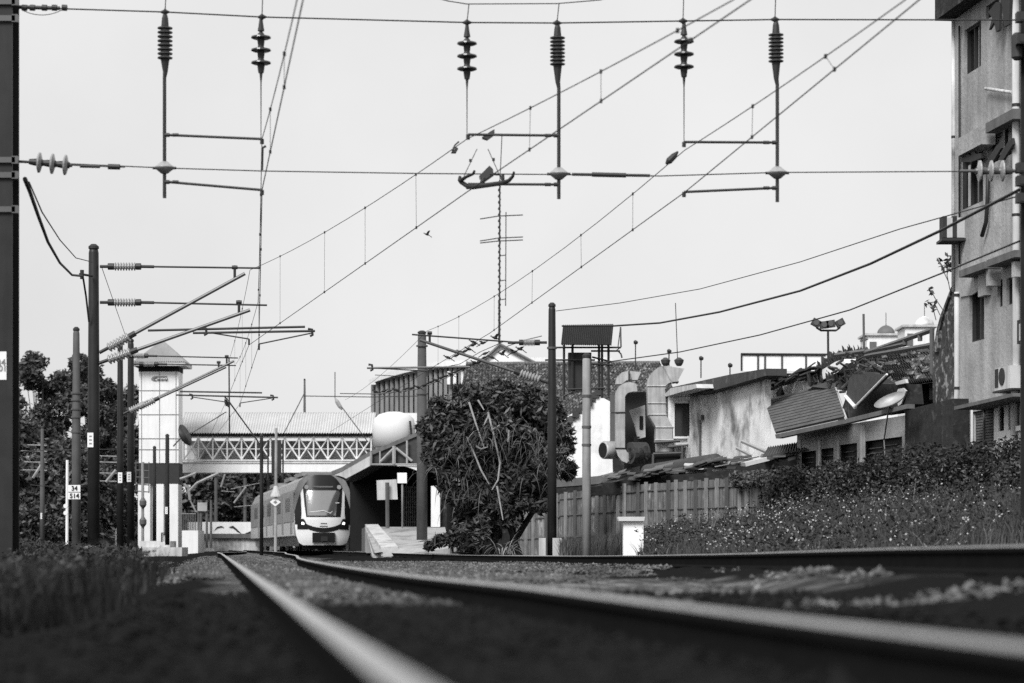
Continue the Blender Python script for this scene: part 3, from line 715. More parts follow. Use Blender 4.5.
cantilever('uppermost cantilever on the tall dark mast, its tube nearly level at top',100,D2,266.5,260,348,245,273.5,(148,330.5,305,326.8),(206,332,249,339),ytube=1.6)
cantilever('second cantilever on the tall dark mast, just below the uppermost',100,D2,302.4,267,360,250,310,(193,333,315,331),(312,333,259,344),ytube=2.8)
cantilever('upper cantilever of the twin masts crossing the tower roof',124,D3,355.8,238,411,234,361,(180,391.5,262,392.8),(192,397,226,402),ytube=2.2,iw=16)
cantilever('lower cantilever of the twin masts crossing the tower roof',134,D3,364,236,407,226,367,(176,395,278,397.5),(273,398,240,403),ytube=1.5,iw=16)
ct=thing('feeder_cable','thick drooping cable looping from the left edge mast to the tall dark mast','cable',P(50,230,50))
mb=MB(); mb.ring([P(25,179,35),P(30,192,36),P(38,215,40),P(48,242,45),P(60,263,50),P(72,275,56),P(82,276,61)],[.035,.03,.03,.028,.026,.026,.03],7); mb.obj('cable','wire',ct)
mb=MB(); mb.ring([P(29,182,35),P(42,212,38),P(60,240,46),P(76,258,56),P(92,262,61.7)],.012,5); mb.obj('thin_wire','wire',ct)
mb=MB(); mb.ring([P(83,277,61),P(86,296,61.5),P(89,322,61.8)],.025,6); mb.tube(P(80,274,61),P(92,276,61.8),.03); mb.tube(P(82,270,61),P(82,279,61),.05); mb.obj('down_lead','wire',ct)
ct=thing('stay_wire','thin stay wire dropping from the top of the tall dark mast to the twin masts','wire',P(110,300,70))
mb=MB(); mb.tube(P(102,268,D2),P(128,343,85),.009,n=5); o=mb.obj('wire','wire',ct)

# centre-right masts
cm=pole('catenary_mast','slim dark mast in front of the bushy tree, cantilever pointing left',552,D4,306,None,9,'polesteel',.8,base=None,plate=None,bands=(348,))
for xx,w_ in((542,7),(557,9)):
    mb=MB(); a=P(xx-w_/2,558,D4+(.6 if w_<9 else -.2)); b=P(xx+w_/2,538,D4); mb.box(a.x,b.x,D4-.35,D4-.22 if w_>7 else D4-.2,-.4,b.z); mb.obj('equipment_box','whitedirty',cm)
ct=cantilever('cantilever pointing left from the slim dark mast above the bushy tree',547,D4,342.5,412,380,420,340,(470,367,367,368),(372,368,428,371),sx=-1,iw=13,ytube=-8)
# strut in the photo drops from the far mast top to an insulator
bm=pole('catenary_mast','grey mast with pale bands beside the station canopy, left of the tree',422,100,333,540,10.4,'polemid',.82,bands=(346,394,430),base=None)
pole('sign_pole','pale steel pole with collars standing in front of the canopied chimney box',586.5,60,357,None,8.6,'polelight',.95,group=None,cat='pole',bands=(396,427,445),cap=True)
# poles round the tower
pole('slim_post','dark slim post in front of the tower, taller of the two',167.3,112,436,545,4.3,'polesteel',.9,group='slim posts by the tower',cat='post',plate=(165.5,168,507,514))
pole('slim_post','dark slim post in front of the tower, shorter of the two',154.5,113,448,541,3.6,'polesteel',.9,group='slim posts by the tower',cat='post')
pole('slim_post','dark post left of the train, in front of the footbridge',261.5,118,436,None,3.6,'polesteel',.95,group=None,cat='post')
pole('slim_post','thin mast rising behind the footbridge roof',304.6,170,380,437,2.4,'polemid',.8,group=None,cat='post')
t=thing('marker_post','white post with diamond plate and cone, left of the train front','post',P(275.5,552,105))
mb=MB(); mb.lathe(P(275.5,556,105),P(276.2,428,105),[(0,.07),(1,.06)],10); mb.obj('shaft','concrete',t)
mb=MB(); mb.prism([P(270,502,105)-Vector((0,.1,0)),P(275.5,497.5,105)-Vector((0,.1,0)),P(281,502,105)-Vector((0,.1,0)),P(275.5,506.5,105)-Vector((0,.1,0))],(0,.02,0)); mb.obj('diamond_plate','signwhite',t)
mb=MB(); mb.prism([P(273.5,502,105)-Vector((0,.12,0)),P(275.5,500.5,105)-Vector((0,.12,0)),P(277.5,502,105)-Vector((0,.12,0)),P(275.5,503.5,105)-Vector((0,.12,0))],(0,.012,0)); mb.obj('plate_marking','inkgrey',t)
mb=MB(); mb.lathe(P(275.7,497,105),P(275.7,486,105),[(0,.23),(.1,.23),(1,.08)],12); mb.obj('cone','whitedirty',t)
# mast 34 514 sign
t=thing('kilometre_sign','white post with number plates 34 and 514 by the grass','sign',P(67.5,540,76))
mb=MB(); mb.lathe(P(67,545,76),P(67.3,460,76),[(0,.05),(1,.045)],8); mb.obj('post','signwhite',t)
for (y0,y1,s_,z) in((485,491.8,'34',.22),(492.6,499.2,'514',.22)):
    mb=MB(); a=P(68,y1,75.8); b=P(80.3,y0,75.8); mb.box(a.x,b.x,75.8,75.82,a.z,b.z); mb.obj('number_plate','signwhite',t)
    text(s_,.2,P(74.3,(y0+y1)/2,75.78),t)
for yy in(506,513):
    mb=MB(); c=P(65.8,yy,76); mb.lathe(c-Vector((0,.05,0)),c+Vector((0,.02,0)),[(0,.07),(1,.07)],10); mb.obj('reflector','signwhite',t)
# droppers hanging over the footbridge
def wires(name,label,segs,r,D,cat_='wire'):
    t=thing(name,label,cat_,P(segs[0][0][0],segs[0][0][1],D))
    for s_ in segs:
        mb=MB(); mb.ring([P(*(p if len(p)==3 else (p[0],p[1],D))) for p in s_],r,5); mb.obj('wire','wire',t)
    return t
t=thing('balance_post','vertical rod with weights hanging from the lower cantilevers','catenary fitting',P(229,430,100))
mb=MB(); mb.tube(P(229,358,92),P(229.5,434,92),.03,n=6); mb.obj('rod','steel',t)
mb=MB(); mb.ring([P(225,397,96),P(230,403,98),P(262,447,140)],.035,6); mb.ring([P(192,433,130),P(226,412,100)],.02,6); mb.obj('stay','wire',t)
mb=MB(); mb.lathe(P(225,399,96),P(229,407,97),[(0,.03),(.5,.1),(1,.03)],8); mb.obj('strain_insulator','porcdark',t)
t=thing('guy_wires','guy wires with strain insulators over the footbridge roof','wire',P(340,420,140))
for s_ in([(304,394,150),(284,433,150)],[(304,396,150),(370,397,150),(420,396,150)],[(335,372,150),(335,398,150),(368,442,150)]):
    mb=MB(); mb.ring([P(*p) for p in s_],.03,5); mb.obj('wire','wire',t)
mb=MB(); mb.lathe(P(335,398,150),P(342,410,150),[(0,.03),(.3,.13),(.7,.13),(1,.03)],8); mb.obj('strain_insulator','porc',t)
wires('aerial_cable','thick aerial cable sagging from the dark canopy box up to the right edge mast',[[(562,326,70),(613,326,69),(660,323,66),(720,312,60),(800,291,53),(870,264,46),(940,231,40),(1019,190,35)]],.026,60,'cable')
wires('aerial_cable','thin aerial cable above the thick one, rising to the right',[[(556,311,71),(620,303,68),(700,289,62),(800,262,54),(900,229,46),(1019,196,35)]],.011,60,'cable')
wires('aerial_cable','lower aerial cable passing in front of the apartment windows',[[(600,363,70),(680,352,66),(760,335,60),(850,310,52),(945,272,43),(1010,245,36.5),(1060,225,35)]],.016,60,'cable')
wires('aerial_cable','pale thin wire crossing the grove at left',[[(0,452,110),(60,450,110),(130,449,110)],[(30,485,110),(60,487,110)]],.02,60,'cable')
# ------------------------------------------------------------ vegetation helpers
def leaves(mb, centre, rad, n, size, shell=.35, mi=0, elong=1.6):
    cx,cy,cz=centre; rx,ry,rz=rad
    for _ in range(n):
        while True:
            a,b,c=random.uniform(-1,1),random.uniform(-1,1),random.uniform(-1,1)
            d=a*a+b*b+c*c
            if shell<d<=1: break
        p=Vector((cx+a*rx,cy+b*ry,cz+c*rz)); s=size*random.uniform(.6,1.4)
        u=Vector((random.gauss(0,1),random.gauss(0,1),random.gauss(0,.7)-.3)).normalized(); v=u.cross(Vector((random.gauss(0,1),random.gauss(0,1),random.gauss(0,1)))).normalized()
        mb.add([p-u*s*elong*.5,p+v*s*.35,p+u*s*elong*.5,p-v*s*.35],[(0,1,2,3)],mi)
def tree(label,x,D,ytop,ybot,wpx,nclump,nleaf,size,m='leafdark',name='broadleaf_tree',group=None,trunkm='bark',top=.45,seed=None):
    if seed is not None: random.seed(seed)
    base=P(x,547,D); X=base.x; z0=-.3; zt=P(x,ytop,D).z; zb=P(x,ybot,D).z; w_=wpx*D/F/2; h=zt-zb
    t=thing(name,label,'tree',(X,D,z0),group)
    mb=MB(); tops=[]
    tr_=max(.12,w_*.05)
    mb.ring([(X,D,z0),(X+.1*w_,D,z0+(zt-z0)*.3),(X+.03*w_,D,z0+(zt-z0)*.62),(X,D,z0+(zt-z0)*.85)],[tr_*1.2,tr_,tr_*.6,tr_*.2],8)
    cl=[]
    for i in range(nclump):
        an=random.random()*6.28; rr=math.sqrt(random.random())*.8; hz=random.random()
        prof=math.sin(math.pi*min(1,max(.12,(hz*.8+.14))))**.6
        c=(X+math.cos(an)*rr*w_*prof,D+math.sin(an)*rr*w_*prof*.8,zb+h*(.06+.84*hz))
        cl.append(c)
        if i%2==0: mb.ring([(X+.03*w_,D,z0+(zt-z0)*random.uniform(.25,.6)),((X+c[0])/2,(D+c[1])/2,(z0+c[2])/2+h*.15),c],[tr_*.45,tr_*.3,tr_*.08],5)
    mb.obj('trunk',trunkm,t,smooth=True)
    mb=MB()
    for c in cl:
        r=w_*random.uniform(.15,.3)
        leaves(mb,c,(r,r,r*.75),int(nleaf/nclump*random.uniform(.6,1.4)),size)
    mb.obj('crown',m,t)
    mb=MB()
    for c in cl:
        r=w_*random.uniform(.2,.38)
        leaves(mb,c,(r,r,r*.75),int(nleaf/nclump*.34),size*1.0,.6)
    mb.obj('lighter_leaves','leafmid',t)
    return t
def blades(mb,n,region,hmin,hmax,w_,lean=.4,mi=0,zf=None):
    for _ in range(n):
        x,y=region(); z=(zf or g)(x,y)-.02; h=random.uniform(hmin,hmax); a=random.random()*6.28; l=h*random.uniform(0,lean)
        dx,dy=math.cos(a),math.sin(a); b=random.random()*6.28; wx,wy=math.cos(b)*w_,math.sin(b)*w_
        mb.add([(x-wx,y-wy,z),(x+wx,y+wy,z),(x+dx*l*.4+wx*.7,y+dy*l*.4+wy*.7,z+h*.6),(x+dx*l*.4-wx*.7,y+dy*l*.4-wy*.7,z+h*.6),(x+dx*l,y+dy*l,z+h)],[(0,1,2,3),(3,2,4)],mi)

# ------------------------------------------------------------ left grove and trees behind the station
gl='trees of the dark grove at left'
for i,(x,D,yt,yb,w_,lb) in enumerate([
    (-20,170,352,540,150,'dark grove tree half hidden by the massive left edge mast'),
    (42,178,338,545,95,'tallest dark tree of the grove right of the left edge mast'),
    (92,172,342,545,95,'dark grove tree behind the tall dark round mast'),
    (128,185,372,545,66,'dark grove tree touching the station tower'),
    (66,150,440,548,130,'lower dark tree of the grove behind the 34 514 sign')]):
    tree(lb,x,D,yt,yb,w_,58,19000,.25,'groveleaf',group=gl,seed=20+i)
bg_='dark trees behind the footbridge'
for i,(x,D,yt,w_,lb) in enumerate([(205,215,462,90,'dark tree seen under the footbridge just right of the tower'),(262,225,455,100,'dark tree under the middle of the footbridge left of the train'),(330,230,458,90,'dark tree under the footbridge behind the train roof'),(385,235,460,80,'dark tree behind the station canopy')]):
    tree(lb,x,D,yt,547,w_,40,12000,.36,'leafdark',group=bg_,seed=40+i)
mb=MB(); random.seed(50)
for _ in range(60):
    x=random.uniform(-30,400); D=random.uniform(225,245); leaves(mb,P(x,random.uniform(515,545),D),(2.6,2,1.8),220,.5)
tag(mb.obj('undergrowth','leafdark'),'dark undergrowth beyond the station tracks','undergrowth',kind='stuff')

# ------------------------------------------------------------ station tower
DT=160.0; k=DT/F
tw=thing('lift_tower','white station tower with pyramid roof, dark bands and a grey emblem','tower',(P(161.5,547,DT).x,DT+1.5,-.3))
f=Fr.px(137.5,DT,184.5,DT)
X0,X1=P(137.5,0,DT).x,P(184.5,0,DT).x; W=X1-X0
def tbox(nm,x0,x1,y0,y1,m,d0=0.0,d1=2.0,par=None,front=0.0):
    mb=MB(); a=P(x0,y1,DT); b=P(x1,y0,DT); mb.box(a.x,b.x,DT+d0,DT+d1,a.z,b.z); return mb.obj(nm,m,par or tw)
tbox('upper_shaft',139,178.5,371.5,463,'white')
tbox('neck_band',138.5,179,364,371.5,'dark',-.03,2.03)
tbox('dark_band',138.5,178.7,463,484,'frame',.05,1.95)
tbox('plinth_wall',138,150,484,549,'white'); tbox('plinth_wall',150,178,484,549,'whitedirty',.3,2.0); tbox('pier',153.5,163.5,484,549,'white',.0,.3); tbox('pier',168,178,484,549,'white',.0,.3)
mb=MB(); e=[P(134,363.5,DT),P(186.5,363.5,DT)]; ez=P(0,363,DT).z; ap=P(162,338.5,DT)
xc=(e[0].x+e[1].x)/2; yc=DT+1.0; hw=(e[1].x-e[0].x)/2
def quadpyr(mb,hw,z0,z1,ax,ay):
    c=[(xc-hw,yc-hw,z0),(xc+hw,yc-hw,z0),(xc+hw,yc+hw,z0),(xc-hw,yc+hw,z0)]
    return c
c=quadpyr(mb,hw,ez,ap.z,xc,yc); A=Vector((xc+.0,yc,ap.z))
for i in range(4):
    p=Vector(c[i]); q_=Vector(c[(i+1)%4]); n=24
    for j in range(n):
        a=p.lerp(q_,j/n); b=p.lerp(q_,(j+.5)/n); d=p.lerp(q_,(j+1)/n); up=Vector((0,0,.05))
        mb.add([a,b+up,A,d],[(0,1,2),(1,3,2)])
mb.add([tuple(q) for q in c],[(0,3,2,1)]); mb.obj('roof','towerroof',tw)
mb=MB(); mb.box(xc-hw,xc+hw,yc-hw,yc+hw,ez-.22,ez-.02); mb.obj('eave','whitedirty',tw)
mb=MB()
for x in(141.5,159.5,176): a=P(x-.3,463,DT); b=P(x+.3,372,DT); mb.box(a.x,b.x,DT-.03,DT-.005,a.z,b.z)
for y in(390.5,414.5,438.5,449.5): a=P(139,y+.3,DT); b=P(178.4,y-.3,DT); mb.box(a.x,b.x,DT-.035,DT-.005,a.z,b.z)
mb.obj('panel_joint','inkgrey',tw)
mb=MB(); vs=[]; cpt=P(159.5,378.6,DT)
pts=[(151,379.3),(152.3,377.2),(155,376),(167,376),(166.6,377.3),(157,377.4),(153.6,378.4),(153,379.4),(155,380.1),(156,380.1),(156,380.9),(153,380.9)]
mb.prism([P(x,y,DT)-Vector((0,.05,0)) for x,y in pts],(0,.04,0)); mb.obj('emblem','inkgrey',tw)
text('Central',.30,P(161,379.6,DT)-Vector((0,.06,0)),tw,'ink','emblem_lettering')
# platform end block, steps, railings near the tower
DB=150.0
t=thing('platform_wall','low white platform end wall right of the tower with a railing','wall',P(190,547,DB))
mb=MB(); a=P(182,549,DB); b=P(198,530.5,DB); mb.box(a.x,b.x,DB,DB+3,-.3,b.z); mb.obj('wall_block','white',t)
mb=MB()
for x in[182+1.7*i for i in range(9)]: mb.tube(P(x,530.5,DB+.2),P(x,514,DB+.2),.03,n=5)
mb.tube(P(181.5,514,DB+.2),P(196,514,DB+.2),.045,n=6); mb.obj('railing','galv',t)
t=thing('platform_steps','pale concrete steps with a dark edge at the foot of the tower','steps',P(160,552,118))
for x0,x1,y0,y1 in((141,182,547.3,556),(139.5,170,541,547.3)):
    dd=118 if y0>545 else 118.8; mb=MB(); a=P(x0,y1,dd); b=P(x1,y0,dd); mb.box(a.x,b.x,dd,dd+2.2,-.4 if y0>545 else .147,b.z); mb.obj('step','whitedirty',t)
t=thing('equipment_cabinet','small pale equipment cabinet on the steps by the tower','cabinet',P(163.5,541,117.8))
mb=MB(); a=P(161,542,117.8); b=P(166.5,532.5,117.8); mb.box(a.x,a.x+.05,117.8,118,a.z,b.z); mb.box(b.x-.05,b.x,117.8,118,a.z,b.z); mb.box(a.x+.05,b.x-.05,117.8,118,b.z-.05,b.z); mb.obj('frame','steel',t)
mb=MB(); a=P(163,541.5,117.9); b=P(165.5,534,117.9); mb.box(a.x,b.x,117.9,118.2,a.z,b.z); mb.obj('door','whitedirty',t)
t=thing('ladder_mast','pale ladder mast with round fittings left of the tower base','mast',P(143,540,130))
mb=MB(); mb.tube(P(142.7,548,130),P(142.7,462,130),.08,n=8); mb.obj('shaft','polelight',t)
mb=MB(); 
for y in(463,470,477,484,491): mb.tube(P(136,y,130),P(149,y+1,130),.03,n=5)
mb.tube(P(136,460,130),P(136,492,130),.03,n=5); mb.tube(P(149,462,130),P(149,493,130),.03,n=5); mb.obj('cage','galv',t)
for y in(503,522):
    mb=MB(); mb.lathe(P(143,y+5,129.9),P(143,y-5,129.9),[(0,.08),(.3,.19),(.7,.19),(1,.08)],12); mb.obj('fitting','galv',t)
t=thing('signboard','small grey signboard on posts under the footbridge','sign',P(204,547,152))
mb=MB(); a=P(197.5,511,152); b=P(207,502.5,152); mb.box(a.x,b.x,152,152.1,a.z,b.z); mb.obj('board','concrete',t)
mb=MB()
for x in(198.5,201,211,206.8): mb.tube(P(x,548,152.2),P(x,500,152.2),.08,n=6)
mb.obj('posts','polemid',t) if False else mb.obj('post_frame','polemid',t)
t=thing('mural_wall','low white wall painted with dark swirling strokes behind the tracks','wall',P(230,545,182))
mb=MB(); a=P(188,547,182); b=P(262,522,182); mb.box(a.x,b.x,182,182.3,-.3,b.z); mb.obj('panel','white',t)
for pts,wd in(([(214,531),(217,528.4),(221,527.3),(224,527.6)],.12),([(229,527.5),(233,528),(237,531.5),(241,533.5)],.22),([(236,529),(240,532.5)],.1),([(245,533.8),(250,533.6),(255,531),(259,528)],.2),([(212,527),(214,533)],.1)):
    mb=MB(); q_=[P(x,y,181.95) for x,y in pts]; up=[p+Vector((0,0,wd*(1-abs(2*i/(len(q_)-1)-1))+.03)) for i,p in enumerate(q_)]
    mb.add(q_+up,[(i,i+1,i+1+len(q_),i+len(q_)) for i in range(len(q_)-1)]); mb.obj('painted_stroke','ink',t)
t=thing('far_platform','low stained concrete platform edge across the tracks left of the train','platform',P(230,547,165))
mb=MB(); a=P(198,550,165); b=P(264,536.5,165); mb.box(a.x,b.x,165,176,-.3,b.z); mb.obj('wall_face','stained',t)
mb=MB(); a=P(197,541,164.8); b=P(264,534,164.8); mb.box(a.x,b.x,164.75,176,b.z-.28,b.z+.02); mb.obj('deck','condark',t)

t=thing('signal_gantry_arm','white bent bracket arms under the footbridge beside the tower','bracket',P(195,500,158))
for pts in([(180,479),(186,477),(196,473)],[(188,492),(197,483),(212,476),(219,473)],[(188,486),(190,500)],[(184,484),(188,488)],[(190,500),(196,512)]):
    mb=MB(); mb.ring([P(x,y,158) for x,y in pts],.09 if pts[0][0]!=190 else .05,6); mb.obj('arm','polelight',t)
for (x0,y0,x1,y1,xm,lb) in((234,503,246,487,245,'far mast with a slanted pale bracket under the footbridge, nearest the train'),(221,487,225,474,216,'far thin mast with a slanted bracket under the footbridge, left one')):
    t=thing('catenary_mast',lb,'mast',P(xm,547,190),'far masts under the footbridge')
    mb=MB(); mb.tube(P(xm,547,190),P(xm,478,190),.13,n=8); mb.obj('shaft','polemid',t)
    mb=MB(); mb.tube(P(x0,y0,189.7),P(x1,y1,189.7),.08,n=6); mb.tube(P(x0-3,y0-14,189.7),P(x1+14,y1-4,189.7),.03,n=5); mb.tube(P(x0,y0+4,189.7),P(x1+10,y1+18,189.7),.03,n=5); mb.obj('bracket','polelight',t)
# masts in the grove (far side)
for (x,y0,x2,y2,lb) in((33,478,45,459,'slanted pale cantilever bar in front of the grove, by the thin grey mast'),(106,482,116,470,'slanted pale cantilever bar between the tall dark mast and the twin masts')):
    t=thing('cantilever',lb,'cantilever',P(x,y0,140),'pale brackets in front of the grove')
    mb=MB(); mb.tube(P(x,y0,140),P(x2,y2,140),.09,n=6); mb.obj('bracket_tube','polelight',t)
    for dy,dx in((11,10),(-8,12),(3,9),(-14,6)):
        mb=MB(); mb.tube(P(x-dx,y2+dy,140),P(x2+2,y2+dy+.5,140),.035,n=5); mb.obj('top_tube','polelight',t)
t=thing('maintenance_van','white van front seen between the masts beyond the grass','van',P(108,547,150))
mb=MB(); f_=[(99.5,530),(102.5,525),(106.5,523.6),(115.5,523.6),(115.5,534),(99.5,534)]; mb.prism([P(x,y,150) for x,y in f_],(0,3,0)); a=P(99.5,549,150); b=P(115.5,534,150); mb.box(a.x,b.x,150,153,a.z-.2,b.z); mb.obj('body','white',t)
mb=MB(); mb.prism([P(x,y,149.97) for x,y in((100.2,530.5),(103,526.5),(105.5,526.5),(105.5,531.5),(100.2,531.5))],(0,.05,0)); mb.obj('side_window','glass',t)
mb=MB(); a=P(100,546,149.96); b=P(115,536,149.96); mb.box(a.x,b.x,149.96,150.02,a.z,b.z); mb.obj('lower_panel','steel',t)
mb=MB(); a=P(110,534,149.9); mb.tube(a,a+Vector((0,.4,0)),.18,n=12); mb.obj('wheel','steel',t)

# ------------------------------------------------------------ footbridge
DF=165.0
fb=thing('footbridge','covered railway footbridge with white cross-braced sides and pale ribbed roof','footbridge',P(275,547,DF))
def fbb(nm,x0,x1,y0,y1,m,d0,d1):
    mb=MB(); a=P(x0,y1,DF); b=P(x1,y0,DF); mb.box(a.x,b.x,DF+d0,DF+d1,a.z,b.z); return mb.obj(nm,m,fb)
fbb('deck_beam',181,372,463.5,472.6,'white',0,3.2); fbb('deck_lip',181,372,461.6,463.3,'whitedirty',-.06,3.26)
fbb('roof_beam',181,372,433.5,436,'frame',-.2,3.4); fbb('far_side_panel',181,372,439,461,'stained',3.0,3.1)
mb=MB(); a=P(180,433.4,DF); b=P(374,433.4,DF); z1=P(0,412.5,DF+2).z
corr(mb,(a.x,DF-.5,a.z),(b.x,DF-.5,a.z),(b.x,DF+2.2,z1),(a.x,DF+2.2,z1),75,.05,(0,-.6,.8)); corr(mb,(b.x,DF+4.9,a.z),(a.x,DF+4.9,a.z),(a.x,DF+2.2,z1),(b.x,DF+2.2,z1),75,.05,(0,.6,.8)); mb.obj('roof','roofgrey',fb)
xs=[184+i*14.4 for i in range(14)]
mb=MB()
for y in(437.4,460.2): 
    a=P(181,y+.6,DF); b=P(372,y-.6,DF); mb.box(a.x,b.x,DF-.06,DF+.06,a.z,b.z)
mb.obj('chord','white',fb)
for i,x in enumerate(xs):
    mb=MB(); mb.tube(P(x,460.5,DF),P(x,433.5,DF),.055,n=6); mb.obj('truss_post','white',fb)
    if i<len(xs)-1 :
        mb=MB(); y1,y2=(438,459.5); 
        if i%2==0: y1,y2=y2,y1
        mb.tube(P(x,y1,DF),P(x+14.4,y2,DF),.055,n=6)
        mb.tube(P(x,(449+y2)/2 if False else 449,DF),P(x+14.4,449,DF),.025,n=5)
        mb.tube(P(x,y2,DF+.1),P(x+14.4,y1,DF+.1),.04,n=6)
        mb.obj('brace','white',fb)
mb=MB()
for x in(268,284,300,316): 
    a=P(x-1,547,DF+1.2); b=P(x+1,472,DF+1.2); mb.box(a.x,b.x,DF+1.2,DF+1.5,-.3,b.z)
mb.obj('pier','polemid',fb)
t=thing('satellite_dish','dark satellite dish on the tower side above the footbridge','dish',P(183,440,158))
mb=MB()
c=P(185.5,435,158); ax=Vector((.9,-.3,.4)).normalized()
mb.lathe(c-ax*.35,c,[(0,.1),(.25,.4),(.6,.64),(1,.76)],20); mb.obj('bowl','steel',t,smooth=True)
mb=MB(); mb.tube(c-ax*.3,c-ax*.6-Vector((.3,0,.5)),.05); mb.tube(c,c+ax*.5,.02); mb.obj('bracket','galv',t)
# speaker stacks in front of the bridge
t=thing('railway_signal','dark tall signal head hanging before the footbridge deck','signal',P(280,470,120))
mb=MB(); a=P(271.5,474,120); b=P(281,440,120); mb.box(a.x,a.x+.16,120,120.2,a.z,b.z); mb.box(b.x-.22,b.x,120,120.2,a.z,b.z); mb.tube(P(283,480,120),P(283,440,120),.04); mb.tube(P(268,480,120),P(268,440,120),.04); mb.obj('housing','steel',t)

# ------------------------------------------------------------ right station canopy and platform
cn=thing('station_canopy','old platform canopy with gabled glazed end and arched opening','canopy',P(390,547,108))
DCN=108.0
f=Fr.px(352,DCN,442,DCN)
gable=[(331,471.5),(341,467.5),(371,451),(416,432.5),(440,424),(440,427.5),(416,436.5),(372,455),(342,471.5),(333,475)]
mb=MB(); f.poly(mb,gable,-14,0); mb.obj('roof','condark',cn)
mb=MB(); f.poly(mb,[(333,475.5),(342,471.8),(371,455.3),(371.3,465),(362,470),(346,478.5),(343,477),(338,475.5)],-.3,.05); mb.obj('bargeboard','whitedirty',cn)
mb=MB(); f.poly(mb,[(371.5,464),(440,464),(440,428),(416,437),(371.5,455.5)],-.14,-.1); mb.obj('glazing','machine',cn)
for x0,y0,x1,y1,w_ in((371,452,371,465,.06),(380,451,380,464,.04),(407,440.5,407,464,.05),(394,446,394,464,.09),(371,464.5,440,464.5,.05),(394,448,380,462,.06),(396,448,412,461,.06),(418,437,418,464,.05)):
    mb=MB(); mb.tube(P(x0,y0,DCN-.1),P(x1,y1,DCN-.1),w_,n=6); mb.obj('glazing_bar','concrete',cn)
# arch soffit (white curved brace)
mb=MB(); mb.prism([P(x,y,DCN-.05) for x,y in((404,466),(424,466),(424,475),(419,471.5),(412,468.5))],(0,.3,0)); mb.obj('arch_brace','white',cn)
mb=MB(); arch=[(346,478.5),(352,472),(358,468.5),(366,466)]; mb.prism([P(x,y,DCN+.3) for x,y in((343,478),(352,470),(371,463.8),(371,466),(358,470),(347,481))],(0,.3,0)); mb.obj('arch_brace','condark',cn)
# dark hall behind
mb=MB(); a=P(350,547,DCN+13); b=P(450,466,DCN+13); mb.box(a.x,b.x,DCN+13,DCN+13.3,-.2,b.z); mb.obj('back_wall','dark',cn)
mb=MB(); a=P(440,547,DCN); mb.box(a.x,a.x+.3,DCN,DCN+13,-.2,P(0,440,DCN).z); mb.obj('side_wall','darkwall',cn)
mb=MB(); a=P(404.5,527,DCN+5); b=P(419,487,DCN+5); 
for i in range(8): x=a.x+(b.x-a.x)*i/7; mb.tube((x,DCN+5,a.z),(x,DCN+5,b.z),.025,n=5)
for i in range(9): z=a.z+(b.z-a.z)*i/8; mb.tube((a.x,DCN+5,z),(b.x,DCN+5,z),.02,n=5)
mb.obj('shutter_grille','condark',cn)
mb=MB(); a=P(431,527,DCN-.3); b=P(440,486,DCN-.3); mb.box(a.x,b.x,DCN-.3,DCN-.1,a.z,b.z); mb.obj('end_pillar','white',cn)
mb=MB()
for i in range(16):
    x=350+i*1.1; mb.tube(P(x,528,126),P(x,503,126),.04,n=5)
mb.obj('platform_fence','condark',cn)
mb=MB(); mb.tube(P(361.5,527,123),P(361.5,502,123),.09,n=6); mb.obj('lit_post','whitedirty',cn)
pf=thing('station_platform','weathered concrete platform with pale sloping ramp at its end','platform',P(400,547,106))
mb=MB(); za=P(0,527,DCN).z; 
p=[P(365,527.5,DCN),P(445,527.5,DCN)]
a,b=p; fl=P(368,552,98); fr=P(450,548,94)
mb.hexa([(fl.x+.2,98,-.3),(fr.x,94,-.3),(b.x,124,-.3),(a.x-.9,124,-.3),(fl.x+.9,98,.1),(fr.x,94,.12),(b.x,DCN,za),(a.x,DCN,za)])
mb.obj('slope','concrete',pf)
mb=MB(); mb.hexa([(a.x,DCN,-.3),(b.x,DCN,-.3),(b.x-1,150,-.3),(a.x-3.1,150,-.3),(a.x,DCN+.02,za+.01),(b.x,DCN+.02,za+.01),(b.x-1,150,za+.01),(a.x-3.1,150,za+.01)]); mb.obj('deck','condark',pf)
mb=MB(); q0=P(365,526.5,DCN-.2); q1=P(378,526.5,DCN-.2); q2=P(398,552,97.5); q3=P(381,552.5,97.5)
mb.hexa([q0-Vector((0,0,.6)),q1-Vector((0,0,.6)),Vector((q2.x,q2.y,-.2)),Vector((q3.x,q3.y,-.2)),q0+Vector((0,0,.1)),q1+Vector((0,0,.1)),q2+Vector((0,0,.22)),q3+Vector((0,0,.22))]); mb.obj('ramp','ramp',pf)
mb=MB(); mb.prism([P(365,527.5,DCN-.25),P(381,552,97.4),P(375,553,97.4),P(365,553,DCN-.25)],(.06,0.05,0)); mb.obj('ramp_side','concrete',pf)
t=thing('notice_board','large pale notice board tilted on a dark post at the platform end','notice board',P(387,527,105))
mb=MB(); mb.prism([P(x,y,105) for x,y in((377.2,500),(376.5,480.3),(396.5,479.3),(397.7,499.3))],(0,.05,0)); mb.obj('board','whitedirty',t)
mb=MB(); mb.tube(P(387.5,528,104.8),P(387.2,482.5,104.8),.085,n=8); mb.obj('post','polemid',t)
t=thing('small_sign','small square white sign on a thin pale post on the platform','sign',P(402,527,106))
mb=MB(); a=P(397.3,483.2,106); b=P(406.8,472.7,106); mb.box(a.x,b.x,106,106.04,a.z,b.z); mb.obj('plate','signwhite',t)
mb=MB(); mb.tube(P(402.3,528,106.1),P(402.3,483,106.1),.045,n=6); mb.obj('post','polelight',t)
for i,(x,w_) in enumerate(((382,12),(394,11),(404,14),(414,9))): pass
t=thing('water_tank','rounded white tank behind the canopy roof','tank',P(395,440,150))
mb=MB(); c0=P(394,447,150); c1=P(394,412,150); r=21.5*150/F
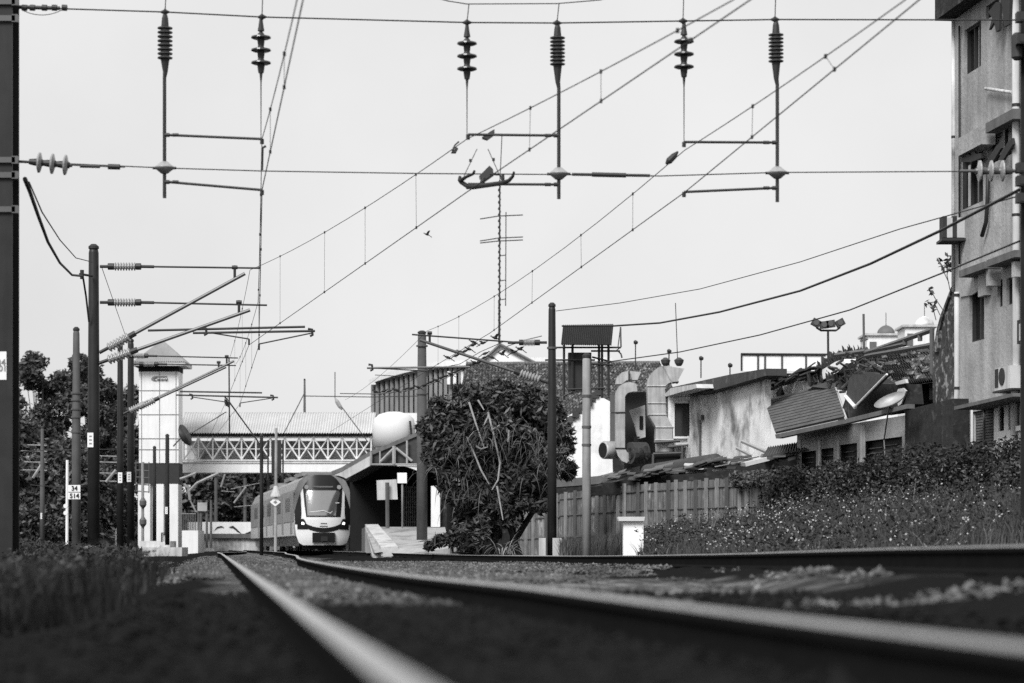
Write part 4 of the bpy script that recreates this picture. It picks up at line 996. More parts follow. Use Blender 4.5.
mb.lathe(c0,c1,[(0,r),(.55,r),(.8,r*.93),(.93,r*.7),(1,r*.3)],28); mb.obj('shell','tankpaint',t,smooth=True)
mb=MB(); mb.tube(P(411.5,436,149),P(410,421,149),.08,n=6); mb.obj('vent_pipe','steel',t)
t=thing('annex','flat-roofed white annex behind the bushy tree and canopy','building',P(425,440,155))
mb=MB(); a=P(397,470,155); b=P(436,413,155); mb.box(a.x,b.x,155,160,-.3,b.z); mb.obj('wall','white',t)

# ------------------------------------------------------------ fin facade building
DR=230.0
rb=thing('finned_building','large round-cornered building with vertical concrete fins and pale roof rim','building',P(450,547,DR))
mb=MB(); mbf=MB(); rim=MB()
path=[]
for i in range(0,41):
    t_=i/40; x=373+ (x_:=0) if False else 373+97*t_
    D=DR+ 26*(1-t_)**2.2
    path.append((x,D))
zt=P(0,367,DR).z
pts=[P(x,547,D) for x,D in path]
n=len(pts)
# facade wall
vs=[(p.x,p.y,-.3) for p in pts]+[(p.x,p.y,zt) for p in pts]; mb.add(vs,[(i,i+1,i+1+n,i+n) for i in range(n-1)])
e=pts[-1]; s0=pts[0]; mb.box(s0.x+.5,e.x,DR+27,DR+28,-.3,zt); mb.add([(s0.x,s0.y,zt),(s0.x,DR+28,zt),(e.x,DR+28,zt),(e.x,e.y,zt)],[(0,1,2,3)]); mb.obj('wall','facade',rb)
for i in range(0,41,2):
    p=pts[i]; 
    m_=MB(); m_.box(p.x-.16,p.x+.16,p.y-1.0,p.y,-.3,zt); m_.obj('fin','fin',rb)
ztop=P(0,361.5,DR).z
vs=[(p.x-.3,p.y-1.6,zt+.02) for p in pts]+[(p.x-.3,p.y-1.6,ztop) for p in pts]+[(p.x,p.y+8,ztop+.15) for p in pts]; rim.add(vs,[(i,i+1,i+1+n,i+n) for i in range(n-1)]+[(n+i,n+i+1,2*n+i+1,2*n+i) for i in range(n-1)]); rim.obj('roof_rim','white',rb)
mb=MB(); a=P(470,366,228); b=P(612,357.5,228); mb.box(a.x,b.x,228,240,a.z,b.z); mb.obj('rear_parapet','white',rb)
for x in(449,455,463):
    mb=MB(); a=P(x-2,384,DR-1.3); b=P(x+1,371,DR-1.3); mb.box(a.x,b.x,DR-.9,DR-.6,a.z,b.z); mb.obj('window','signwhite',rb)
t=thing('gabled_house','pale triangular gable peeking over the tiled warehouse roof','house',P(505,365,180))
mb=MB(); mb.prism([P(x,y,180) for x,y in((478,366.5),(500,345.5),(535,363),(538,366.5))],(0,6,0)); a=P(480,366,180); b=P(536,547,180); mb.box(a.x,b.x,180.1,186,-.3,a.z); mb.obj('wall','whitewall',t)
mb=MB(); mb.tube(P(477,367,179.8),P(500,344.5,179.8),.12,n=5); mb.tube(P(500,344.5,179.8),P(538,364.5,179.8),.12,n=5); mb.obj('roof_edge','condark',t)

# radio mast
t=thing('radio_mast','very tall thin lattice radio mast with cross arms in the middle of the sky','mast',P(500,350,210))
k=210/F
mb=MB()
mb.tube(P(499.3,366,210),P(499.3,300,210),.11,n=6); mb.tube(P(499.5,300,210),P(499.8,180,210),.08,n=6); mb.tube(P(500,180,210),P(502,134,210),.04,n=5)
for i in range(26):
    y=345-i*6.2; mb.tube(P(498.2,y,210),P(500.6,y-3.1,210),.05,n=4); mb.tube(P(500.6,y-3.1,210),P(498.2,y-6.2,210),.05,n=4)
mb.obj('lattice','steel',t)
mb=MB(); mb.tube(P(505.6,306,210.5),P(506,212,210.5),.045,n=5); mb.obj('side_aerial','steel',t)
for y,dy in((216,3),(238,-3),(241,0)):
    mb=MB(); mb.tube(P(480,y+(3 if y!=241 else 2),210),P(499,y,210),.05,n=5); mb.tube(P(500,y,210),P(523,y-1,210),.05,n=5); mb.obj('cross_arm','steel',t)
mb=MB(); 
for y in(256,281,300): mb.tube(P(499,y,210),P(506,y-1,210),.04,n=4)
mb.obj('strut','steel',t)

# ------------------------------------------------------------ tiled warehouse and white house
DW=118.0
wh=thing('tiled_warehouse','long warehouse with weathered clay tile roof behind the bushy tree','warehouse',P(560,547,DW))
fw=Fr.px(466,DW,642,DW)
mb=MB(); A_=P(455,420,DW); B_=P(690,420,DW); C_=P(660,363,DW+6); D_=P(466,364,DW+6)
mb.add([A_,B_,C_,D_],[(0,1,2,3)]); nrm=(B_-A_).cross(D_-A_).normalized()
if nrm.z<0: nrm=-nrm
tiles(mb,A_+nrm*.02,B_+nrm*.02,C_+nrm*.02,D_+nrm*.02,64,22,nrm,.06,.05,.04); mb.obj('roof','tile',wh)
mb=MB(); mb.tube(D_,C_,.12,n=6); mb.obj('ridge','condark',wh)
mb=MB(); a=P(462,547,DW+1); mb.box(a.x,P(640,547,DW+1).x,DW+1,DW+10,-.3,A_.z-.05); mb.obj('wall','darkwall',wh)
ho=thing('whitewashed_house','bright whitewashed gable wall with ragged roof edge right of the slim mast','house',P(590,547,96))
mb=MB(); mb.prism([P(x,y,95.5) for x,y in((556,475),(556,424),(565,418),(576,411),(590,402.5),(600,396),(611,402),(613,480),(566,480))],(0,5,0)); mb.obj('wall','whitewall',ho)
mb=MB(); 
for i in range(16):
    t_=i/15; p=P(548+t_*50,440-t_*47+random.uniform(-1,1),96-.3); mb.box(p.x-.1,p.x+.16,p.y-random.uniform(.2,.4),p.y+3,p.z-.12,p.z+.05+random.random()*.1)
mb.obj('roof_edge','roofdark',ho)
mb=MB(); mb.prism([P(x,y,95.85) for x,y in((575,427),(583,417),(583,430),(577,431))],(0,.1,0)); mb.obj('shade_panel','condark',ho)
mb=MB(); a=P(540,492,93); b=P(640,470,93); mb.prism([P(x,y,93) for x,y in((540,481),(598,476),(640,466),(640,472),(598,484),(545,488))],(0,2,0)); mb.obj('lean_to_roof','condark',ho)
t=thing('roof_hatch_slab','small white slab on the tiled warehouse roof behind the tree','vent',P(547,405,112))
mb=MB(); mb.prism([P(x,y,113) for x,y in((537,403),(550,402.5),(551,406.5),(540,407))],(0,1,0)); mb.obj('slab','white',t)

# canopied chimney box
DC=84.0
cb=thing('canopied_flue','dark rectangular flue box in a pipe frame under a ribbed sloping canopy','flue',P(585,470,DC))
mb=MB(); a=P(561,344,DC-.6); b=P(611.5,344.5,DC-.6); c=P(613.5,324,DC+.5); d=P(563,325,DC+.5)
corr(mb,a,b,c,d,26,.02,(0,-.6,.8),thick=.04); mb.obj('canopy','steel',cb)
mb=MB()
for x0,y0,x1,y1 in((564,345,564,400),(572.5,338,572.5,394),(599,345,599,390),(602,345,602,398),(608.5,345,608.5,396)): mb.tube(P(x0,y0,DC),P(x1,y1,DC),.05,n=6)
for x0,y0,x1,y1 in((545,360,595,360),(556,347.5,621,347.5),(592,357,612,362),(592,364,613,365),(567,389.5,605,388),(564,396,572,392),(591,351,620,351)): mb.tube(P(x0,y0,DC-.05),P(x1,y1,DC-.05),.035,n=6)
mb.obj('pipe_frame','steel',cb)
mb=MB(); a=P(568.3,391,DC+.1); b=P(591.5,352.5,DC+.1); mb.box(a.x,b.x,DC+.1,DC+.8,a.z,b.z); mb.obj('flue_box','steel',cb)
mb=MB(); mb.ring([P(620.5,327,DC),P(621,347,DC),P(617,350,DC),P(621,354,DC),P(622,358,DC)],.03,5); mb.ring([P(620.5,327,DC),P(618,347,DC)],.02,5); mb.obj('stay_bracket','galv',cb)

# ------------------------------------------------------------ row of old buildings on the right
RW=Fr(((905-512)*66/F,66),((600-512)*104/F,104))
# stained white house with window
sh=thing('stained_house','old white house with mould-stained plaster and a thin dark roof','house',RW.pp(720,547))
mb=MB()
h_=RW.hole(673.5,689.5,402.5,437)
sa,sb=RW.s(765),RW.s(640)
zt=RW.z(700,392)
mb2=MB()
RW.wall(mb2,*RW.span(691,664,-.45),-.3,RW.z(690,388,-.45),-.7,-.45,[RW.hole(674,690.5,403,437,-.45)]); mb2.obj('set_back_wall','stainedwhite',sh)
mb=MB(); RW.poly(mb,[(690.5,395),(765,377.5),(765,455),(690.5,478)],-.2,0); mb.obj('wall','stainedwhite',sh)
mb=MB(); RW.poly(mb,[(664,389),(684,384.5),(730,374.5),(766,368.5),(766,375.5),(730,386),(700,394),(670,397)],-.3,.4); mb.obj('roof','roofdark',sh)
mb=MB(); RW.poly(mb,[(638,396),(668,388),(668,391),(640,400)],-1,.3); mb.obj('roof','roofdark',sh)
DWI=91.0
for x0,x1,y0,y1 in((672.5,674.6,401,438.5),(689.6,691.7,401,438.5),(674.7,689.5,401,403.2),(674.7,689.5,436.4,438.5)):
    mb=MB(); a=P(x0,y1,DWI); b=P(x1,y0,DWI); mb.box(a.x,b.x,DWI,DWI+.12,a.z,b.z); mb.obj('window_frame','white',sh)
mb=MB(); a=P(674.7,436.4,DWI+.08); b=P(689.5,403.2,DWI+.08); mb.box(a.x,b.x,DWI+.08,DWI+.1,a.z,b.z); mb.obj('window_pane','glass',sh)
mb=MB(); a=P(668,447,DWI+.15); b=P(697,392,DWI+.15); mb.box(a.x,b.x,DWI+.15,DWI+.5,a.z,b.z); mb.obj('bay_wall','stainedwhite',sh)
mb=MB(); RW.poly(mb,[(664,394.5),(671,388),(696,384),(697,388),(681,392),(666,396.5)],.2,1.0); mb.obj('porch_roof','whitedirty',sh)
mb=MB(); mb.tube(RW.pp(700,462,.06),RW.pp(700,419,.06),.035,n=5); RW.pbox(mb,699,701,415,420,.02,.12); mb.obj('pipe','galv',sh)
mb=MB(); RW.poly(mb,[(640,440),(692,433),(692,470),(640,478)],-1.4,-.95); mb.obj('lower_wall','darkwall',sh)
# ducts
DD=92.0
def ductpath(nm,label,pts,wpx,m='duct',depth=.9):
    t=thing(nm,label,'duct',P(pts[0][0],pts[0][1],DD),'metal exhaust ducts')
    return t
def rectduct(t,outline_l,outline_r,d0,d1,nm='elbow',m='duct',seams=()):
    mb=MB(); pts=[P(x,y,d0) for x,y in outline_l]+[P(x,y,d0) for x,y in reversed(outline_r)]
    mb.prism(pts[::-1],(0,d1-d0,0)); o=mb.obj(nm,m,t)
    return o
t=ductpath('exhaust_duct','large boxy metal duct bending over to the right beside the white-framed window',[(665,470)],1)
rectduct(t,[(648,403),(647.5,386),(648.3,380),(650.3,375.5),(653.5,371),(658,367.6),(663,366)],[(665.5,403),(665.3,388),(666,385.5),(668,383.6),(671,382.2),(674,381.5),(676,381)],DD-1,DD,'upper_duct')
rectduct(t,[(663,366),(672,366)],[(676,381),(679,382.2)],DD-1,DD,'hood_base')
rectduct(t,[(663.2,365.8),(684.5,368.5)],[(672,382),(677.5,381.5)],DD-1.05,DD+.05,'hood')
rectduct(t,[(648,403.3),(648.5,414.5),(656,427)],[(665.5,403.3),(666,414.5),(672.5,427)],DD-1,DD,'offset_duct')
rectduct(t,[(656,427.3),(655.5,442)],[(673,427.3),(673.2,442)],DD-1,DD,'lower_duct')
for pl in(((647,386),(665.6,386)),((647.6,403.1),(666,403.1)),((648,414.6),(666.4,414.6)),((655.5,427.2),(673.4,427.2)),((655,440),(673.6,440)),((663,366),(672,383))):
    mb=MB(); mb.tube(P(*pl[0],DD-1.01),P(*pl[1],DD-1.01),.028,n=6); mb.obj('flange','duct',t)
t=ductpath('exhaust_duct','narrower boxy metal duct curving at top and bottom, left of the large one',[(620,470)],1)
rectduct(t,[(615.5,448),(615.5,395),(616.5,390.5),(619,386.5),(622.5,384),(626,382.6),(630,382)],[(625,448),(625,397),(625.8,395),(627.5,393),(630,392),(633,391.5),(637,391.5)],DD-.6,DD+.1,'main_duct')
rectduct(t,[(630,382),(636,383.5)],[(637,391.5),(637.5,390)],DD-.6,DD+.1,'mouth')
rectduct(t,[(615.5,384),(617,377),(622,372.3),(628,371)],[(622,384),(626,380.5),(630,379.5),(632,379)],DD+.6,DD+1.2,'rear_hood')
rectduct(t,[(628,370.8),(641,372)],[(632,380),(637.5,380)],DD+.6,DD+1.2,'rear_hood')
rectduct(t,[(615.5,448.3),(618,456),(622,461),(627,463)],[(625,448.3),(627,452),(631,454),(634,455)],DD-.6,DD+.1,'bottom_bend')
rectduct(t,[(610.5,395),(610.5,452)],[(614.8,395),(614.8,452)],DD+.1,DD+.6,'rear_duct','polemid')
for l_ in(((629,371),(629,381),.5,.03),((615,448.2),(625.5,448.2),-.62,.025),((611,412.7),(625.5,412.3),-.62,.025)):
    mb=MB(); mb.tube(P(*l_[0],DD+l_[2]),P(*l_[1],DD+l_[2]),l_[3],n=5); mb.obj('flange','steel',t)
t=thing('extractor_fan','round metal fan casing with dark open mouth left of the ducts','fan',P(606,450,DD))
c=P(603,450,DD-.3); e=c+Vector((.6,.35,0))
mb=MB(); mb.lathe(c,e,[(0,.32),(.05,.34),(1,.34)],20); mb.obj('casing','duct',t,smooth=True)
mb=MB(); mb.tube(c-Vector((.02,.012,0)),c+Vector((.005,.003,0)),.28,n=20); mb.obj('mouth','dark',t)
mb=MB(); a=P(612,457,DD-.2); b=P(616,443,DD-.2); mb.box(a.x,b.x,DD-.2,DD+.4,a.z,b.z); mb.obj('transition','duct',t)
t=thing('kitchen_extractor','pale tapering funnel between the two metal ducts','funnel',P(638,440,DD+.4))
mb=MB(); mb.prism([P(x,y,DD+.4) for x,y in((630,410),(645,405),(645.5,437),(638,439),(635,425))],(0,.5,0)); mb.obj('funnel','whitedirty',t)
mb=MB(); a=P(639.5,429,DD+.35); b=P(643,416,DD+.35); mb.box(a.x,b.x,DD+.35,DD+.39,a.z,b.z); mb.obj('slot','dark',t)
mb=MB(); a=P(624,440,DD+1.5); b=P(656,392,DD+1.5); mb.box(a.x,b.x,DD+1.5,DD+1.7,a.z-1.2,b.z); mb.obj('backing_wall','frame',t)
t=thing('fan_motor','cluttered dark motor with pulleys below the funnel','motor',P(638,465,DD-.5))
random.seed(5)
mb=MB(); mb.tube(P(630,453,DD-.7),P(645,453,DD-.4),.42,n=14); mb.obj('casing','machine',t,smooth=False)
mb=MB(); mb.lathe(P(637,455,DD-1.0),P(638,453,DD-.6),[(0,.1),(.2,.26),(.8,.3),(1,.1)],14); 
for i in range(8): mb.tube(P(random.uniform(629,648),random.uniform(444,462),DD-.8),P(random.uniform(629,648),random.uniform(444,462),DD-.8),.05,n=5)
for i in range(4): p=P(637,438+i*1.8,DD-.5); mb.lathe(p,p+Vector((0,0,.05)),[(0,.1),(1,.12)],8)
mb.obj('pulley','steel',t)
t=thing('duct_plinth','pale round collar and dark box carrying the large duct','plinth',P(665,468,DD-.8))
mb=MB(); mb.lathe(P(665,452,DD-.5),P(665,442,DD-.5),[(0,.36),(1,.38)],16); mb.obj('collar','duct',t)
mb=MB(); a=P(655,468,DD-1); b=P(680,453,DD-1); mb.box(a.x,b.x,DD-.9,DD-.3,a.z,b.z); mb.obj('box','dark',t)
mb=MB(); 
for l_ in(((653,454),(682,453)),((653,468),(653,454)),((682,467),(682,446)),((668,447),(691,445)),((654,442.5),(680,441))): mb.tube(P(*l_[0],DD-1.05),P(*l_[1],DD-1.05),.05,n=5)
mb.obj('stand','galv',t)
t=thing('storage_tank','dark horizontal cylinder lying along the top of the board fence','tank',P(680,470,84))
mb=MB(); mb.lathe(P(646,473,86),P(718,462,81),[(0,.15),(.03,.3),(.97,.3),(1,.15)],16); mb.obj('shell','machine',t,smooth=True)
random.seed(9)
t=thing('debris_roof','low jumble of broken dark roofing sheets behind the board fence','shed roof',P(690,470,80))
for i in range(64):
    x=random.uniform(596,790); y=480-(x-600)*.125+random.uniform(-5,5); w_=random.uniform(6,26); D=80-(x-600)*.05+random.uniform(-1,2)
    mb=MB(); sl=random.uniform(-.35,.05); th=random.uniform(.4,1.3)
    mb.prism([P(x,y,D),P(x+w_,y+sl*w_,D),P(x+w_,y+sl*w_+th,D),P(x+1,y+th,D)],(0.1,random.uniform(.5,1.2),.1)); mb.obj('sheet',random.choice(['roofdark','roofdark','condark','machine','roofdark','darkwall','roofdark','roofdark','concrete','condark','whitedirty'] if x>660 else ['roofdark','machine','condark']),t)
mb=MB(); mb.prism([P(x,y,80) for x,y in((585,489),(640,476),(700,468),(765,455),(800,452),(800,486),(585,496))],(0,.3,0)); mb.obj('dark_infill','darkwall',t)
mb=MB(); mb.prism([P(x,y,72) for x,y in((745,462.5),(760,459),(805,449.5),(806,453),(780,458),(746,466.5))],(0,2.4,.1)); mb.obj('sheet','corrlight',t)
mb=MB(); corr(mb,P(762,457,73),P(806,449,70.5),P(806,441,73),P(768,447,75),16,.03,(0,-.6,.8)); mb.obj('sheet','corr',t)
mb=MB(); mb.tube(P(741,441,75),P(766,452,75),.06,n=5); mb.tube(P(736,448,75),P(752,456,75),.05,n=5); mb.obj('timber','deadwood',t)

# veranda house
vh=thing('veranda_house','decayed low house with dark window bays under a long sagging eave','house',RW.pp(850,547,1.2))
mb=MB(); RW.wall(mb,*RW.span(906,797,1.2),-.3,RW.z(850,424,1.2),1.12,1.2,[RW.hole(799,816,451.5,470,1.2),RW.hole(818.5,833.5,448.5,468,1.2),RW.hole(838.5,857,444,466,1.2),RW.hole(863.5,902,439,462,1.2)]); mb.obj('wall','flat',vh)
mb=MB(); RW.box(mb,*RW.span(906,797,1.0),-.3,RW.z(850,430,1.0),.9,1.0); mb.obj('window_shutters','frame',vh)
for x in(797.5,817.2,836,860,903.5):
    mb=MB(); wd=2.2 if x!=860 else 4; 
    s0,s1=RW.span(x-wd/2,x+wd/2,1.3); RW.box(mb,s0,s1,-.3,RW.z(x,425 if x>838 else 440,1.3),1.205,1.24); mb.obj('column','whitedirty',vh)
for i,(x,y) in enumerate(((807,458),(826,456),(847,452),(875,448),(890,445))):
    mb=MB(); RW.pbox(mb,x-7,x+7,y-.5,y+.5,1.02,1.05); RW.pbox(mb,x-7,x+7,y+4.5,y+5.3,1.02,1.05); mb.obj('louvre','condark',vh)
mb=MB(); RW.poly(mb,[(775,434.5),(845,419),(907,404),(907,408.5),(845,423.5),(776,438.5)],1.8,2.0); mb.obj('fascia','condark',vh)
mb=MB(); RW.poly(mb,[(838,420.5),(907,404),(905,384),(880,384),(862,372),(850,376),(845,400)],.9,1.35); mb.obj('dark_gable','darkwall',vh)
mb=MB(); a=RW.pp(776,434,2.0); b=RW.pp(846,418.5,2.0); c=RW.pp(834,384,-.9); d=RW.pp(765,401.5,-.9)
mb.add([a,b,c,d],[(0,1,2,3)]); mb.obj('lean_to_roof','roofblack',vh)
mb=MB(); up=Vector((-.5,-.4,.75)).normalized(); nr=13
for i in range(nr):
    t0=(i+.12)/nr; t1=(i+.72)/nr; e0=random.uniform(-.004,.004)
    l0,r0=d.lerp(a,t0+e0),c.lerp(b,t0); l1,r1=d.lerp(a,t1+e0),c.lerp(b,t1)
    mb.hexa([l0,r0,r1,l1,l0+up*.07,r0+up*.07,r1+up*.05,l1+up*.05])
tag(mb.obj('sheet_rib','slat',vh),None,kind='stuff')
mb=MB(); mb.tube(c,b,.04,n=6); mb.obj('roof_verge','whitedirty',vh)
# ruined wall behind lean-to
rw=thing('ruined_wall','broken bright plaster wall with gaps above the corrugated lean-to roof','wall',RW.pp(800,547,-1))
mb=MB(); RW.poly(mb,[(763,402),(763,385),(770,379),(778,381),(781,376),(790,377),(796,373),(803,371),(810,376),(806,384),(800,389),(803,396),(793,404),(763,406)],-1.2,-1); mb.obj('plaster','whitewall',rw)
mb=MB(); RW.poly(mb,[(803,383),(812,375),(822,370),(835,362),(843,359),(846,363),(838,372),(824,379),(815,384),(808,391),(803,390)],-1.4,-1.0); mb.obj('plaster','whitewall',rw)
mb=MB(); RW.poly(mb,[(776,393),(781,386),(784,398),(778,402)],-.99,-.95); RW.poly(mb,[(817,370),(820,368),(822,381),(819,383)],-.99,-.95); mb.obj('gap','dark',rw)
mb=MB()
random.seed(77)
for i in range(40):
    t_=random.random(); x=764+t_*42; y=384-t_*12+random.gauss(0,2.6); 
    l_=random.uniform(4,10); sl=random.uniform(-.75,-.25); th=random.uniform(.5,1.8)
    RW.poly(mb,[(x,y),(x+l_,y+sl*l_),(x+l_,y+sl*l_+th),(x,y+th)],-.95,random.uniform(-.9,-.6))
mb.obj('broken_rafters','roofdark',rw)
# big tiled roof (collapsed) 
tr_=thing('collapsed_roof','collapsed old tiled roof with missing patches left of the leaning party wall','roof',RW.pp(880,400,-2))
mb=MB(); A_=RW.pp(868,392,0.3); B_=RW.pp(934,382,0.3); C_=RW.pp(934,347.5,-4.5); D_=RW.pp(838,354,-4.5)
mb.add([A_,B_,C_,D_],[(0,1,2,3)]); n_=(B_-A_).cross(D_-A_).normalized()
if n_.z<0: n_=-n_
for j in range(11):
    j0,j1=j/11,(j+1.08)/11; w0=n_*.1; w1=n_*.03
    corr(mb,A_.lerp(D_,j0)+w0,B_.lerp(C_,j0)+w0,B_.lerp(C_,j1)+w1,A_.lerp(D_,j1)+w1,34,.06,n_)
for _ in range(90):
    u,v=random.random(),random.random(); p=A_.lerp(B_,u).lerp(D_.lerp(C_,u),v)+n_*.14; q1=(B_-A_).normalized()*random.uniform(.1,.3); q2=(D_-A_).normalized()*random.uniform(.1,.3)
    mb.add([p-q1-q2,p+q1-q2,p+q1+q2+n_*.06,p-q1+q2+n_*.05],[(0,1,2,3)])
mb.obj('tile_field','tile',tr_)
mb=MB(); A_=RW.pp(806,386,-.6); B_=RW.pp(872,394,0); C_=RW.pp(866,352,-4.2); D_=RW.pp(834,356,-4.2)
mb.add([A_,B_,C_,D_],[(0,1,2,3)]); n_=(B_-A_).cross(D_-A_).normalized()
if n_.z<0: n_=-n_
tiles(mb,A_+n_*.05,B_+n_*.05,C_+n_*.05,D_+n_*.05,20,16,n_,.1,.2,.45)
for i in range(50):
    x=random.uniform(826,880); y=random.uniform(352,398); l_=random.uniform(3,10); sl=random.uniform(-1,.9)
    mb.tube(RW.pp(x,y,random.uniform(-.5,.8)),RW.pp(x+l_,y+sl*l_,random.uniform(-1,.8)),random.uniform(.02,.05),n=5)
mb.obj('broken_tiles','roofdark',tr_)
mb=MB(); 
for x0,y0,x1,y1 in((836,355,866,351),(866,352,905,344),(866,353,932,330),(866,356,932,345),(932,328,932,400),(905,345,905,340),(886,348,886,345),(920,341,920,334)): mb.tube(RW.pp(x0,y0,-.2),RW.pp(x1,y1,-.2),.07,n=6)
mb.obj('steel_frame','galv',tr_)
mb=MB(); RW.poly(mb,[(872,392),(934,381),(934,404),(905,410),(872,415)],-1.2,-.6); mb.obj('dark_opening','dark',tr_)
for x0,y0,x1,y1 in((907,388,907,412),(912,385,912,402)):
    mb=MB(); mb.tube(RW.pp(x0,y0,.2),RW.pp(x1,y1,.2),.06,n=6); mb.obj('stub_post','whitedirty',tr_)
t=thing('fallen_panel','dark rectangular panel with pale edges tilted on the collapsed roof','panel',RW.pp(865,400,1.6))
mb=MB(); RW.poly(mb,[(846,396.5),(849,378.5),(853,374.5),(886,374),(855,406.5)],1.6,1.75); mb.obj('sheet','machine',t)
mb=MB(); 
for a_,b_ in(((846,396.5),(855,406.8)),((855,406.8),(887,374.2))): mb.tube(RW.pp(*a_,1.76),RW.pp(*b_,1.76),.03 if a_[0]==855 else .06,n=6)
mb.obj('pale_edge','white',t)
t=thing('satellite_dish','pale round satellite dish tipped on the roof left of the dark wall','dish',RW.pp(890,410,2.2))
c=RW.pp(889.5,399.5,2.0); ax=Vector((-.42,-.30,.85)).normalized()
mb=MB(); mb.lathe(c-ax*.16,c,[(0,.03),(.15,.16),(.5,.33),(1,.42)],26)
mb.v=mb.v; mb.obj('bowl','whitedirty',t,smooth=True)
mb=MB(); mb.tube(c-ax*.1,RW.pp(888,413,2.0),.03,n=6); mb.ring([RW.pp(888,413,2),RW.pp(884,440,1.9),RW.pp(885,455,1.9)],.02,5); mb.obj('mount','galv',t)
mb=MB(); RW.poly(mb,[(896,394),(898,389),(903,388),(906,391),(901,404),(898,406)],1.38,1.42); mb.obj('lit_wall_patch','whitedirty',tr_)  # sunlit triangle of the wall, painted as a pale plate
mb=MB(); RW.poly(mb,[(895,382),(905,379),(906,383),(896,385)],1.38,1.45); mb.obj('plaster_chip','whitedirty',tr_)
# dark low wall
t=thing('creeper_wall','damp dark wall under the party wall beside the apartment block','wall',RW.pp(930,547,1.5))
mb=MB(); RW.poly(mb,[(905,410),(953,398.5),(953,470),(905,470)],1.1,1.5); mb.obj('wall','darkwall',t)
# party wall
t=thing('party_wall','tall mossy rubble party wall with sloping top left of the apartment block','wall',RW.pp(943,547,.5))
mb=MB(); RW.poly(mb,[(933,403),(933,350),(936,334),(940,318),(946,302),(951,288),(955,282),(956,400)],-.5,.6); mb.obj('masonry','rubble',t)
mb=MB(); RW.poly(mb,[(933,352),(936,332),(940,316),(951,287),(951,290),(942,318),(939,330),(937,352)],.5,.66); mb.obj('coping','rubble',t)
random.seed(31)
t=thing('wall_plant','wispy plant growing from the top of the mossy party wall','plant',RW.pp(950,285,.5))
mb=MB()
for pts in([(950,290),(947,275),(949,262)],[(949,283),(943,270),(940,262)],[(943,310),(935,298),(931,290)],[(940,315),(934,302),(928,303)],[(936,320),(933,308)]): mb.ring([RW.pp(x,y,.4) for x,y in pts],.012,5)
mb.obj('stem','bark',t)
mb=MB()
for x,y in((949,263),(947,258),(951,268),(940,262),(944,265),(931,290),(935,305),(928,304),(933,308),(952,258),(945,270)):
    p=RW.pp(x,y,.4); leaves(mb,p,(.1,.1,.1),9,.1)
mb.obj('leaves','leafdark',t)
# domes
for (xc_,xw,ya,yb_,yd0,dr,lb,D) in((885,36,335.5,351,334,9,'small white rooftop building with a striped low dome, left of the two',135),(920,30,327,352,325.5,9.5,'taller white rooftop building with a pale dome, right of the two',130)):
    t=thing('domed_building',lb,'building',P(xc_,ya,D),'domed rooftops beyond the collapsed roof')
    mb=MB(); a=P(xc_-xw/2,yb_,D); b=P(xc_+xw/2,ya,D); mb.box(a.x,b.x,D,D+2.5,-.3,b.z); mb.obj('wall','white',t)
    mb=MB(); mb.box(a.x-.15,b.x+.15,D-.15,D+2.6,b.z,b.z+.12); mb.obj('roof_slab','whitedirty',t)
    mb=MB(); c=P(xc_+(1 if xc_<900 else 4.5),yd0,D+1); r=dr*D/F; prof=[(0,r),(.2,r*.98),(.45,r*.88),(.7,r*.66),(.88,r*.4),(1,.03)]
    mb.lathe(c,c+Vector((0,0,r*1.0)),prof,20); mb.obj('dome','condark' if xc_<900 else 'stainedwhite',t,smooth=True)
    mb=MB(); mb.tube(c+Vector((0,0,r)),c+Vector((0,0,r+.7)),.02,n=5); mb.obj('finial','steel',t)
    mb=MB(); ww=(b.x-a.x)*.12; mb.box(a.x+ww*.6,a.x+ww*2.2,D-.03,D+.02,b.z-1.0,b.z-.35); mb.obj('window','condark',t)
# billboard frame
t=thing('roof_billboard','long empty pale panel in a dark frame standing on the roofs','billboard',P(780,370,110))
mb=MB(); a=P(741.5,371,110); b=P(826,354,110); mb.box(a.x,b.x,110.05,110.12,a.z,b.z); mb.obj('panel','whitewall',t)
mb=MB()
for x in(741.5,758,765,782,806,822): mb.tube(P(x,371,110),P(x,353.5,110),.04,n=5)
mb.tube(P(741,354,110),P(827,354.5,110),.05,n=5); mb.obj('frame','steel',t)
# floodlight mast
t=thing('floodlight_mast','mast with a curved crossbar carrying four dark floodlights above the roofs','floodlight',P(828,380,95))
mb=MB(); mb.tube(P(828.5,400,95),P(828,330,95),.045,n=8); mb.ring([P(815,322,95),P(817,328,95),P(821,330.5,95),P(836,330.5,95),P(839.5,328,95),P(841,322,95)],.045,6); mb.obj('mast','steel',t)
for x,y,a_ in((816,323,-.5),(824,325,.1),(830.5,324,.15),(840,323,.5)):
    mb=MB(); c=P(x,y,95); w_,h=.17,.14; 
    ca,sa=math.cos(a_),math.sin(a_); cs=[]
    for yy in(-.12,.12):
        for u,v in((-w_,-h),(w_,-h),(w_,h),(-w_,h)): cs.append((c.x+u*ca-v*sa,c.y+yy,c.z+u*sa+v*ca))
    mb.hexa([cs[0],cs[1],cs[5],cs[4],cs[3],cs[2],cs[6],cs[7]]); o=mb.obj('floodlight','machine',t)
    mb=MB(); mb.lathe((c.x,c.y-.15,c.z),(c.x,c.y-.118,c.z),[(0,.1),(1,.12)],12); mb.obj('lens','galv',o)
def rodlamp(label,x,y0,y1,D):
    t=thing('roof_lamp',label,'lamp',P(x,y1,D),'thin lamp rods on the roofs')
    mb=MB(); mb.tube(P(x,y1,D),P(x,y0,D),.03,n=5); mb.obj('rod','steel',t)
    mb=MB(); c=P(x,y0,D); mb.lathe(c+Vector((-.05,0,-.05)),c+Vector((.06,0,.1)),[(0,.05),(.5,.12),(1,.08)],8); mb.obj('lamp_head','steel',t)
